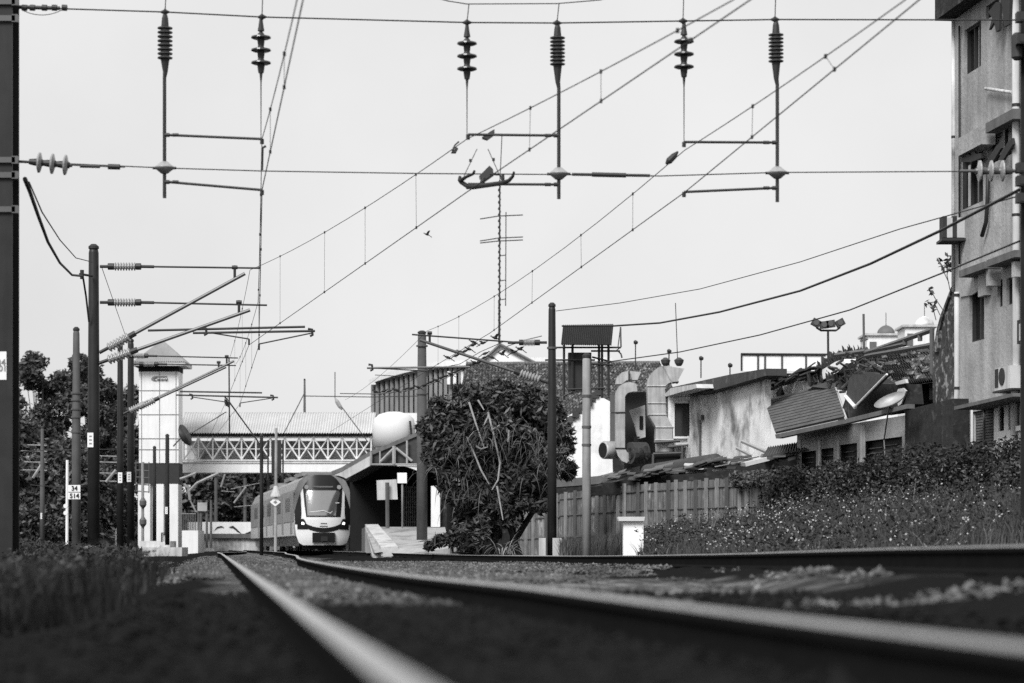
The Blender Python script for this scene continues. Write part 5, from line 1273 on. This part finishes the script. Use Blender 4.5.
rodlamp('thin lamp rod left of the ducts, above the tile roof',635.5,343,370,116); rodlamp('tall thin rod between the roof ventilators',669,352,368,110); rodlamp('thin lamp rod right of the large duct hood',701,359,378,110); rodlamp('short thin lamp rod near the billboard',730,366,380,108)
t=thing('aerial_rod','thick bare rod standing above the collapsed roof','pole',P(863,350,80))
mb=MB(); mb.tube(P(864,352,80),P(863.5,314,80),.04,n=7); mb.tube(P(860,341,80),P(868,339,80),.03,n=5); mb.obj('rod','polemid',t)
for i,x in enumerate((665.5,679)):
    t=thing('roof_ventilator',['small dark round ventilator on the roof ridge, nearer the duct','small dark round ventilator on the roof ridge with a tall aerial'][i],'ventilator',P(x,368,108),'roof ventilators')
    mb=MB(); mb.lathe(P(x,366,108),P(x,357.5,108),[(0,.1),(.3,.18),(.7,.22),(1,.06)],12); mb.obj('cowl','machine',t)
    if i: mb=MB(); mb.tube(P(677.5,358,108),P(675.5,303,108),.02,n=5); mb.obj('aerial','steel',t)
# behind row: dark mass to stop the sky showing below roofs
t=thing('rear_building','plain grey building hidden behind the row of old houses','building',RW.pp(800,547,-9))
mb=MB(); RW.box(mb,*RW.span(940,690,-9),-.3,4.2,-14,-9); mb.obj('wall','darkwall',t)
# ------------------------------------------------------------ apartment block
FB=Fr(((952-512)*60/F,60),((1024-512)*54.7/F,54.7))
ab=thing('apartment_block','four storey stained apartment block at the right edge with air conditioners and open windows','apartment block',FB.pp(955,547))
s0=FB.s(955); s1=FB.s(1100)
if s0>s1: pass
zt=FB.z(955,19)
H=[FB.hole(964.5,981,25,71),FB.hole(960,983,150,206),FB.hole(987,1012,124,160),FB.hole(969.5,984.5,290,341),FB.hole(997.5,1002.5,280,307),FB.hole(1006.5,1014,277.5,304.5),
   FB.hole(972.5,993.5,410,455),FB.hole(999,1004,407,431),FB.hole(1008,1013,405,430),FB.hole(986,999,2,16),FB.hole(1001,1011,-6,12)]
mb=MB(); FB.wall(mb,min(s0,s1),max(s0,s1),-.3,zt,-.3,0,H); mb.obj('wall','flat',ab)
mb=MB(); FB.box(mb,min(s0,s1),max(s0,s1),-.3,zt,-9,-1.5); 
mb.obj('inner_block','dark',ab)
mb=MB(); a_,b_=min(s0,s1),max(s0,s1)
for sx in (a_-.3,) : pass
FB.box(mb,a_-.3 if s0<s1 else a_,b_+.3 if s0>s1 else b_,zt+.01,zt+.75,-9.5,.42); mb.obj('eave_slab','darkwall',ab)
mb=MB(); e=s0; FB.box(mb,min(e,e-.02),e-.005 if s0<s1 else e+.02,-.3,zt,-9,-.31); mb.obj('end_wall','stained',ab)
def win(x0,x1,y0,y1,bars=(.5,),pale=(),depth=-.16,fr=.05):
    a,b,z0,z1=FB.hole(x0,x1,y0,y1)
    mb=MB(); FB.box(mb,a-.001,b+.001,z0,z1,depth-.03,depth); w_=mb.obj('window','glass',ab)
    mb=MB()
    for u0,u1,v0,v1 in((a,a+fr,z0,z1),(b-fr,b,z0,z1),(a+fr,b-fr,z0,z0+fr),(a+fr,b-fr,z1-fr,z1)): FB.box(mb,u0,u1,v0,v1,depth+.003,depth+.09)
    for t_ in bars: q_=a+(b-a)*t_; FB.box(mb,q_-.03,q_+.03,z0+fr,z1-fr,depth+.003,depth+.08)
    mb.obj('frame','frame',w_)
    for t0,t1,v0,v1 in pale:
        mb=MB(); FB.box(mb,a+(b-a)*t0,a+(b-a)*t1,z0+(z1-z0)*v0,z0+(z1-z0)*v1,depth+.003,depth+.02); mb.obj('curtain','curtain',w_)
    return w_
rev = s0>s1    # parameter grows away from the camera: flip left/right fractions
fl=(lambda l:[1-t for t in l]) if rev else (lambda l:l)
fp=(lambda l:[(1-b,1-a,c,d) for a,b,c,d in l]) if rev else (lambda l:l)
win(964.5,981,25,71,fl([.42,.72]),fp([(.3,.4,.04,.9),(.52,.7,.04,.96),(.78,.98,.04,.97)]))
win(960,983,150,206,fl([.35,.7]),fp([(.12,.28,.05,.8)]))
win(987,1012,124,160,fl([.5]),fp([(.05,.95,.25,.98)]),depth=-.22)
win(969.5,984.5,290,341,fl([.55]),fp([(.6,.82,.02,.85)]))
win(997.5,1002.5,280,307,[]); win(1006.5,1014,277.5,304.5,[],fp([(.25,.8,.1,.85)]))
win(999,1004,407,431,[]); win(1008,1013,405,430,[]); win(986,999,2,16,[]); win(1001,1011,-6,12,[])
# roller shutter
a,b,z0,z1=FB.hole(972.5,993.5,410,455); mb=MB(); n=16
for i in range(n): FB.box(mb,a,b,z0+(z1-z0)*i/n,z0+(z1-z0)*(i+.75)/n,-.14,-.08)
FB.box(mb,a,b,z0,z1,-.2,-.15); FB.box(mb,a+(b-a)*.42,a+(b-a)*.46,z0,z1,-.079,-.04); mb.obj('roller_shutter','condark',ab)
# hoods
for x0,x1,y0,y1,o in((958.5,981,132,150,.35),(985.5,1013,116,126,.3),(959,984.5,266,273,.4),(978,985,273,296,.15),(986.5,1014.5,255,262,.4),(1011.5,1014.5,262,277,.3),(985.8,988.5,262,286,.3)):
    mb=MB(); FB.pbox(mb,x0,x1,y0,y1,.002,o) if o else None
    mb.obj('window_hood','flat' if y1-y0>12 else 'condark',ab)
mb=MB(); 
FB.poly(mb,[(959,276),(979,268),(979,290),(972,295),(960,297)],.002,.04); mb.obj('hood_panel','flat',ab)
mb=MB(); FB.poly(mb,[(954,406.5),(1013,393),(1013,396.5),(954,410)],.005,.75); mb.obj('awning','condark',ab)
# open sashes
for pts in([(988,12),(996,2),(1000,3),(999,30),(996,32),(994,22),(989,30),(992,18)],[(1001,0),(1004,-4),(1010,-4),(1009,24),(1004,27),(1003,12)],
    [(986,162),(996,146),(1000,142),(1001,148),(992,163),(987,164)],[(998,160),(1007,143),(1012,138),(1013,144),(1003,160)],[(961,158),(966,157),(968,153),(970,156),(974,151),(976,154),(981,153),(981,158),(971,162),(961,162)]):
    mb=MB(); FB.poly(mb,pts,.2,.26); mb.obj('open_sash','frame',ab)
# pipes
def pipe(pts,r,nm='downpipe',m='whitedirty',o=.12,cl=()):
    mb=MB(); mb.ring([FB.pp(x,y,o) for x,y in pts],r,10); d=mb.obj(nm,m,ab,smooth=True)
    for (x,y) in cl:
        mb=MB(); c=FB.pp(x,y,o); mb.lathe(c-Vector((0,0,.03)),c+Vector((0,0,.03)),[(0,r*1.15),(1,r*1.15)],10); mb.obj('pipe_clamp','steel',d)
pipe([(1015.8,-20),(1016,160),(1016.2,300),(1016.4,382),(1014,396),(1014,420),(1015.5,500)],.085,cl=[(1016,105),(1016,215),(1016.2,272),(1016.4,376)],o=.1)
pipe([(956.8,292),(957,388),(956,404),(956.5,455)],.065,cl=[(957,295),(957,388),(956.3,416)],o=.05)
pipe([(953.5,19),(953.5,292)],.05,m='stained',o=.02,cl=[(953.5,137)])
pipe([(959.3,26),(959.5,264)],.025,m='steel',o=.05)
pipe([(988,164),(987.5,200),(986,222),(982,236)],.05,m='steel',o=.1)
mb=MB(); a=FB.pp(985.5,88.5,.1); b=FB.pp(1012.5,92.5,.1); mb.tube(a,b,.04); mb.obj('branch_pipe','stained',ab)
mb=MB(); FB.pbox(mb,1017,1034,318,342,.01,.3); mb.obj('meter_box','frame',ab)
mb=MB(); FB.pbox(mb,1019,1033,322,339,.301,.31); mb.obj('box_door','stained',ab)
mb=MB(); FB.pbox(mb,963,971,410,460,.003,.05); mb.obj('door_jamb','white',ab)
mb=MB(); FB.wall(mb,*FB.span(994,1016,.04),FB.z(1005,480,.04),FB.z(1005,402,.04),.003,.04,[FB.hole(998.5,1004,407,431,.04),FB.hole(1008,1013,405,430,.04)]); mb.obj('painted_base','whitewall',ab)
mb=MB(); FB.pbox(mb,1015.5,1030,425,430,.05,.3); FB.pbox(mb,1018,1028,431,470,.05,.25); mb.obj('utility_box','whitedirty',ab)
def ac(lb,x0,x1,y0,y1,o0,o1,stripes=False):
    t=thing('air_conditioner',lb,'air conditioner',FB.pp((x0+x1)/2,y1,o1),'air conditioners on the apartment block')
    mb=MB(); FB.pbox(mb,x0,x1,y0,y1,o0,o1); mb.obj('casing','whitedirty',t)
    mb=MB()
    if stripes:
        for u in(.02,.42,): FB.pbox(mb,x0+(x1-x0)*u,x0+(x1-x0)*(u+.17),y0+.5,y1-1,o1+.003,o1+.02)
    else:
        c=FB.pt((FB.s(x0,o1)+FB.s(x1,o1))/2,(FB.z(x0,y0,o1)+FB.z(x0,y1,o1))/2,o1); nn=Vector((FB.n.x,FB.n.y,0)); mb.tube(c,c+nn*.02,.2,n=16)
        FB.pbox(mb,x0+.2,x0+3.4,y0+2,y1-2,o1+.003,o1+.012)
    mb.obj('grille','frame',t)
    mb=MB(); FB.pbox(mb,x0-2,x1+2,y1+.3,y1+2,.01,o1+.05); mb.obj('bracket_shelf','steel',t)
ac('pale air conditioner low on the apartment wall above the awning',994.5,1010,367,389.5,.02,.3)
t=thing('air_conditioner','boxy striped air conditioner jutting past the left corner of the upper storey','air conditioner',P(955,240,59),'air conditioners on the apartment block')
for x0,x1,m_ in((943,947,'frame'),(947.02,952.5,'whitedirty'),(952.52,957,'frame'),(957.02,967,'whitedirty')):
    mb=MB(); a=P(x0,237.5,59); b=P(x1,216 if m_=='frame' else 217.5,59); mb.box(a.x,b.x,59,59.5,a.z,b.z); mb.obj('casing' if m_!='frame' else 'grille',m_,t)
mb=MB(); a=P(942,240.5,58.9); b=P(972,238,58.9); mb.box(a.x,b.x,58.9,59.7,a.z,b.z); mb.obj('bracket_shelf','steel',t)
t=thing('boundary_block','dark hedge-covered retaining wall below the apartment block','wall',FB.pp(1000,547,1))
mb=MB(); FB.box(mb,*FB.span(930,1100,2.2),-.4,1.2,1.8,2.2); mb.obj('wall','darkwall',t)

# ------------------------------------------------------------ fence, pillar, planting
FE=Fr.px(800,63.5,512,95)
fe=thing('board_fence','long weathered board fence with pale vertical battens behind the white pillar','fence',FE.pp(650,547))
xs_=[512+i*2.55 for i in range(114)]
def ftop(x):
    pts=[(500,506),(520,503),(560,494),(600,488),(640,484.5),(700,480.5),(760,477),(800,474)]
    for p,q_ in zip(pts,pts[1:]):
        if p[0]<=x<=q_[0]: return p[1]+(q_[1]-p[1])*(x-p[0])/(q_[0]-p[0])
    return 474
random.seed(12)
mb=MB()
for x in xs_:
    j=random.uniform(-.8,.8) if x>690 else random.uniform(-.25,.25); o=random.uniform(0,.02)
    a,b=FE.span(x+.12,x+2.5); FE.box(mb,a,b,-.4,FE.z(x+1.2,ftop(x)+j),-.03+o,o)
mb.obj('boards','fence',fe) if False else mb.obj('board_panel','fence',fe)
for i in range(28):
    x=515+i*10.2+random.uniform(-2,2)
    mb=MB(); a,b=FE.span(x,x+1.6); FE.box(mb,a,b,-.4,FE.z(x,ftop(x)-random.uniform(.5,2.5)),.025,.1); mb.obj('post','fencepost' if i%3 else 'polemid',fe)
mb=MB()
for fr_ in(.25,.62,.9):
    for i in range(12):
        x0=512+i*24; a,b=FE.span(x0,x0+24); zt_=FE.z(x0+12,ftop(x0+12)); FE.box(mb,a,b,zt_*fr_-.02,zt_*fr_+.02,.022,.05)
mb.obj('rail','condark',fe)
t=thing('white_pillar','short white painted pillar with a flat overhanging cap','pillar',P(633,560,52))
mb=MB(); a=P(623.5,566,52); b=P(643.5,521,52); mb.box(a.x,b.x,52,52.4,-.4,b.z); mb.obj('shaft','whitewall',t)
mb=MB(); a=P(617.5,521,51.9); b=P(645.5,515.8,51.9); 
mb.hexa([(a.x+.03,51.9,a.z),(b.x-.03,51.9,a.z),(b.x-.03,52.5,a.z),(a.x+.03,52.5,a.z),(a.x+.01,51.88,b.z-.02),(b.x-.01,51.88,b.z-.02),(b.x-.01,52.52,b.z-.02),(a.x+.01,52.52,b.z-.02)]); mb.obj('cap','white',t)
# bushy tree
random.seed(101)
DTR=79.0
bt=thing('bushy_tree','large dense dark bushy tree with pale dead branches in front of the board fence','tree',P(500,547,DTR),None)
mb=MB(); 
for x0,x1,y1 in((470,450,430),(478,500,440),(490,540,430),(505,560,445),(520,480,410),(512,520,400)):
    a=P(x0,556,DTR+random.uniform(-1,1)); b=P(x1,y1,DTR+random.uniform(-1,1)); mb.ring([a,a.lerp(b,.4)+Vector((random.uniform(-.2,.2),0,0)),b],[.12,.09,.03],6)
mb.obj('trunk','bark',bt,smooth=True)
outline=[(432,425,14),(434,452,12),(442,408,15),(449,440,20),(456,475,19),(455,420,20),(466,500,17),(470,400,17),(475,440,26),(480,470,26),(490,400,18),(500,425,26),(505,460,28),(515,402,20),(525,430,28),(530,470,22),(545,415,22),(550,450,26),(556,436,14),(562,462,15),(567,447,8),(472,522,16),(480,500,24),(448,455,22),(500,395,14),(535,405,16),(530,500,16),(516,490,22),(472,540,16),(492,512,17),(505,500,18),(484,530,14),(512,516,12)]
mb=MB()
for x,y,r in outline:
    for _ in range(7):
        D=DTR+random.uniform(-1.6,1.6); rr=r*D/F*random.uniform(.25,.62); c=P(x+random.uniform(-.75,.75)*r,y+random.uniform(-.75,.75)*r,D)
        leaves(mb,c,(rr,rr,rr*.9),190,.115,elong=2.4)
mb.obj('crown','leafdark',bt)
mb=MB()
for x,y,r in outline:
    for _ in range(3):
        D=DTR-1.7; c=P(x+random.uniform(-.6,.6)*r,y+random.uniform(-.6,.6)*r,D); rr=r*D/F*.45; leaves(mb,c,(rr,rr,rr),40,.11,elong=2.4)
mb.obj('lighter_leaves','leafmid',bt)
def strap(mb,base,d,L,w_,droop,n=6):
    """long drooping strap leaf"""
    d=Vector(d).normalized(); s=d.cross(Vector((0,0,1)))
    if s.length<.05: s=Vector((1,0,0))
    s.normalize(); vs=[]; p=Vector(base); v=d.copy()
    for i in range(n+1):
        t_=i/n; ww=w_*(1-t_**2)*(.5+.5*min(1,t_*4)); vs+= [p-s*ww,p+s*ww]; p=p+v*(L/n); v=(v+Vector((0,0,-droop/n*2))).normalized()
    mb.add(vs,[(2*i,2*i+1,2*i+3,2*i+2) for i in range(n)])
mb=MB()
for x,y in((450,452),(462,440),(470,470),(492,440),(500,430),(484,420),(540,440),(552,452),(530,455),(545,470),(455,490),(515,445),(478,490),(440,470)):
    c=P(x,y,DTR-2.3)
    for _ in range(22): strap(mb,c+Vector((random.gauss(0,.3),0,random.gauss(0,.25))),(random.gauss(0,.6),random.gauss(-.3,.4),random.uniform(-.2,.9)),random.uniform(.6,1.5),.013,random.uniform(.8,1.8))
mb.obj('long_leaves','leafmid',bt)
mb=MB()
for x,y in((463,452),(470,446),(492,432),(484,440),(523,440),(500,428)):
    c=P(x,y,DTR-2.6)
    for _ in range(4): strap(mb,c,(random.gauss(0,.7),random.gauss(-.3,.3),random.uniform(.3,1)),random.uniform(.6,1.3),.018,random.uniform(.9,1.8))
mb.obj('dry_leaves','leafpale',bt)
for pts in([(469,402),(476,424),(484,447)],[(470,444),(476,458),(481,470),(489,484)],[(488,412),(494,436),(500,463),(498,480),(492,490)],[(489,415),(484,425)],[(492,430),(500,425)],[(509,430),(508,442)],[(478,400),(484,410)],[(497,486),(503,520)],[(476,446),(481,449),(488,447)]):
    mb=MB(); mb.ring([P(x,y,DTR-2.5) for x,y in pts],[.035]+[.03]*(len(pts)-2)+[.018],6); mb.obj('dead_branch','deadwood',bt)
t=thing('strappy_plant','clump of pale strap leaves at the foot of the bushy tree','plant',P(503,555,74))
mb=MB()
for _ in range(46): strap(mb,P(506+random.gauss(0,4),554,74+random.gauss(0,.2)),(random.gauss(0,.6),random.gauss(0,.5),1.1),random.uniform(.6,1.15),.022,random.uniform(.9,2.1))
mb.obj('leaves','leafpale',t)
t=thing('low_shrub','low dark shrub spilling over the platform edge left of the bushy tree','shrub',P(455,545,84))
mb=MB()
for x,y,r in((440,541,8),(452,539,10),(465,540,12),(430,546,6),(462,528,9)): rr=r*84/F; leaves(mb,P(x,y,84),(rr,rr,rr*.8),220,.13)
mb.obj('foliage','leafdark',t)
mb=MB()
for _ in range(14): strap(mb,P(random.uniform(430,472),545,83),(random.gauss(0,1),random.gauss(0,.4),random.uniform(.2,1)),random.uniform(.4,.9),.015,1.2)
mb.obj('stalks','leafpale',t)
# hedge on the right
random.seed(202)
hd=thing('hedge','long dark overgrown hedge sloping up to the right below the apartment block','hedge',P(900,547,58))
def htop(x):
    pts=[(770,480),(790,474),(830,468),(880,464),(920,458),(960,458),(1000,450),(1030,444),(1060,440)]
    for p,q_ in zip(pts,pts[1:]):
        if p[0]<=x<=q_[0]: return p[1]+(q_[1]-p[1])*(x-p[0])/(q_[0]-p[0])
    return 474
for si in range(6):
    mb=MB()
    for _ in range(62):
        x=774+si*48+random.random()*48; D=62-(x-774)*.045+random.uniform(-1,.8); y=random.uniform(htop(x)+3,522-(x-774)*.02)
        r=random.uniform(.28,.5); leaves(mb,P(x,y,D),(r,r,r),230,.062)
    mb.obj('foliage','hedgeleaf',hd)
mb=MB()
for _ in range(120):
    x=random.uniform(776,1050); D=61-(x-774)*.045-1.1; y=random.uniform(htop(x)-1,515); leaves(mb,P(x,y,D),(.3,.2,.3),24,.05)
mb.obj('paler_leaves','leafmid',hd)
mb=MB()
for _ in range(60):
    x=random.uniform(735,797); D=FE.D(x)-.5; y=ftop(x)+random.uniform(-2,5 if x<765 else 28); leaves(mb,P(x,y,D),(.2,.15,.18),60,.07)
tag(mb.obj('creeper','leafmid'),'leafy creeper hanging over the right end of the board fence','plant')
# wildflower slope
def reg_slope():
    while True:
        y=random.uniform(34,68); L=random.uniform(8.6,16); x=L-.124*y; px=512+x*F/y
        if 640<px<1060: return x,y
random.seed(303)
mb=MB(); blades(mb,42000,reg_slope,.15,.55,.009,.7); tag(mb.obj('rank_grass','grass'),'tall rank grass covering the bank under the hedge','grass',kind='stuff')
from mathutils import noise as NZ
def dens(x,y,s=.45): return NZ.noise(Vector((x*s,y*s*.6,3.1)))*.5+.5
mb=MB()
for _ in range(4600):
    x,y=reg_slope()
    if dens(x,y)<.42 and random.random()<.75: continue
    z=g(x,y)+random.uniform(.1,.3+.6*dens(x,y,.8)); leaves(mb,(x,y,z),(.14,.14,.1),6,random.choice((.032,.045,.065)))
tag(mb.obj('weeds','weedleaf'),'leafy weeds growing among the grass of the bank','weeds',kind='stuff')
mb=MB()
for _ in range(3000):
    x,y=reg_slope(); px=512+x*F/y
    if px<700 and random.random()<.6: continue
    if dens(x+40,y,.6)<.5 and random.random()<.85: continue
    if x+.124*y>13.3 and random.random()<.7: continue
    z=g(x,y)+random.uniform(.15,.75); leaves(mb,(x,y,z),(.05,.05,.05),2,.036,elong=1.1)
tag(mb.obj('wildflowers','flower'),'small pale wildflowers dotted over the grassy bank','wildflowers',kind='stuff')
mb=MB()
for _ in range(150):
    x,y=reg_slope(); h=random.uniform(.4,.9)
    for _k in range(7): strap(mb,(x,y,g(x,y)),(random.gauss(0,.4),random.gauss(0,.4),1),h*random.uniform(.7,1.2),.012,random.uniform(.3,1.4))
tag(mb.obj('tall_grass_tufts','drygrass'),'taller pale grass tufts and stems on the bank','grass',kind='stuff')
def reg_fence():
    x=random.uniform(560,690); D=random.uniform(62,76); return (x-512)*D/F,D
mb=MB(); blades(mb,9000,reg_fence,.15,.75,.012,.5); tag(mb.obj('rank_grass','grass'),'weeds along the foot of the board fence around the white pillar','grass',kind='stuff')
# left grass
random.seed(404)
def reg_lg():
    while True:
        y=random.uniform(10,62); px=random.uniform(-60,225); x=(px-512)*y/F
        L=x+.124*y
        if L<(-.45-random.random()*1.2 if 12<y<40 else -1.5): 
            if y>30 and px>140: continue
            return x,y
mb=MB(); blades(mb,52000,reg_lg,.1,.38,.011,.6)
def reg_lg2():
    px=random.uniform(-60,140); y=random.uniform(40,70); return (px-512)*y/F,y
blades(mb,9000,reg_lg2,.2,.5,.012,.5)
tag(mb.obj('long_grass','grassdark'),'dark long grass and weeds left of the nearest track','grass',kind='stuff')
mb=MB()
for _ in range(2400):
    x,y=reg_lg()
    if dens(x,y,.5)<.5: continue
    z=g(x,y)+random.uniform(.05,.35); leaves(mb,(x,y,z),(.1,.1,.1),6,.035)
for _ in range(2200):
    x,y=reg_lg2(); z=g(x,y)+random.uniform(.05,.4); leaves(mb,(x,y,z),(.16,.16,.12),6,.055)
tag(mb.obj('weeds','weedleaf'),'leafy weeds among the long grass under the left masts','weeds',kind='stuff')

# ------------------------------------------------------------ birds and their cable
random.seed(55)
bc=thing('aerial_cable','pale cable with birds on it sagging behind the grey mast left of the tree','cable',P(440,380,98))
cp=[(340,393.5),(376,394),(395,392),(418,389),(438,381),(455,374),(469,367),(485,359),(508,346),(525,340),(542,336)]
mb=MB(); mb.ring([P(x,y,97) for x,y in cp],.02,5); mb.obj('cable','galv',bc)
mb=MB(); mb.ring([P(375,375,97),(P(395,376,97)),P(425,371,97),P(460,364,97),P(480,352,97),P(505,341,97)],.015,5); mb.obj('cable','wire',bc)
def bird(x,y,D,s,face,wing=0,label=None,group='birds perched by the grey mast'):
    t=thing('bird',label,'bird',P(x,y,D),group)
    c=P(x,y,D); d=Vector((face,0,.35)).normalized()
    mb=MB(); mb.lathe(c-d*s*.9,c+d*s*.75,[(0,.03*s),(.15,.08*s),(.3,.2*s),(.55,.3*s),(.78,.22*s),(.88,.17*s),(1,.1*s)],10)
    h=c+d*s*.85+Vector((0,0,s*.12)); mb.lathe(h-Vector((0,0,s*.16)),h+Vector((0,0,s*.17)),[(0,.03*s),(.25,.14*s),(.6,.15*s),(1,.03*s)],8)
    mb.lathe(h,h+Vector((face*s*.38,0,-.03*s)),[(0,.06*s),(1,.01*s)],6); mb.obj('body','bird',t,smooth=True)
    mb=MB(); tl=c-d*s*.75; mb.prism([tl,tl+Vector((-face*s*.75,0,-s*.5)),tl+Vector((-face*s*.6,0,-s*.62)),tl+Vector((face*.1*s,0,-.12*s))],(0,.06*s,0)); mb.obj('tail','bird',t)
    if wing:
        for sg in(-1,1):
            mb=MB(); q_=c+Vector((0,0,.1*s)); mb.prism([q_+d*s*.3,q_+Vector((-face*.3*s*1.0,sg*.2*s,wing*s*1.5)),q_+Vector((-face*.9*s,sg*.3*s,wing*s*1.7)),q_-d*s*.4],(0,sg*.08*s,0)); mb.obj('wing','bird',t)
    else:
        mb=MB()
        for u in(-.06,.06): mb.tube(c+Vector((u*s,0,-.22*s)),c+Vector((u*s,0,-.5*s)),.02*s,n=5)
        mb.obj('legs','bird',t) if False else mb.obj('feet','bird',t)
    return t
def ct_y(x):
    for p,q_ in zip(cp,cp[1:]):
        if p[0]<=x<=q_[0]: return p[1]+(q_[1]-p[1])*(x-p[0])/(q_[0]-p[0])
    return cp[-1][1]
pl='black bird perched in the row along the sagging cable by the grey mast'
for i,x in enumerate([376,384,389,396,405,411,418,424,431,436,441,446,450,455,459,463,468,474,479,484]):
    bird(x,ct_y(x)-1.8+random.uniform(-.6,.6),97+random.uniform(-.1,.1),.17,1 if i%3 else -1,0,pl,'birds perched in a row on the sagging cable')
fl_='black bird on or above the cantilever tube over the tree'
for i,(x,y) in enumerate([(448,357.5),(456,355.5),(461,352),(465,351),(469,349),(473,345),(473.5,342),(485,353.5),(475,362.5),(479,362),(492,357.5)]):
    bird(x,y,96,.19,1 if i%2 else -1,0,'black bird perched near the cantilever end in front of the pale gable','birds clustered before the pale gable')
for (x,y,fc,w_,lb) in((495,338,-1,.5,'black bird landing just above the pale gable, wings raised'),(483,343,1,.2,'black bird gliding left of the gable peak'),(502,354,-1,.45,'black bird with raised wings in front of the gable'),(514,352,1,.3,'blurred black bird flying right of the gable peak'),(520,349,-1,.25,'rightmost black bird flying over the tiled roof')):
    bird(x,y,96,.19,fc,w_,lb,None)
bird(427,234.5,96,.14,-1,.6,'lone small bird flying high in the open sky left of the radio mast',None)
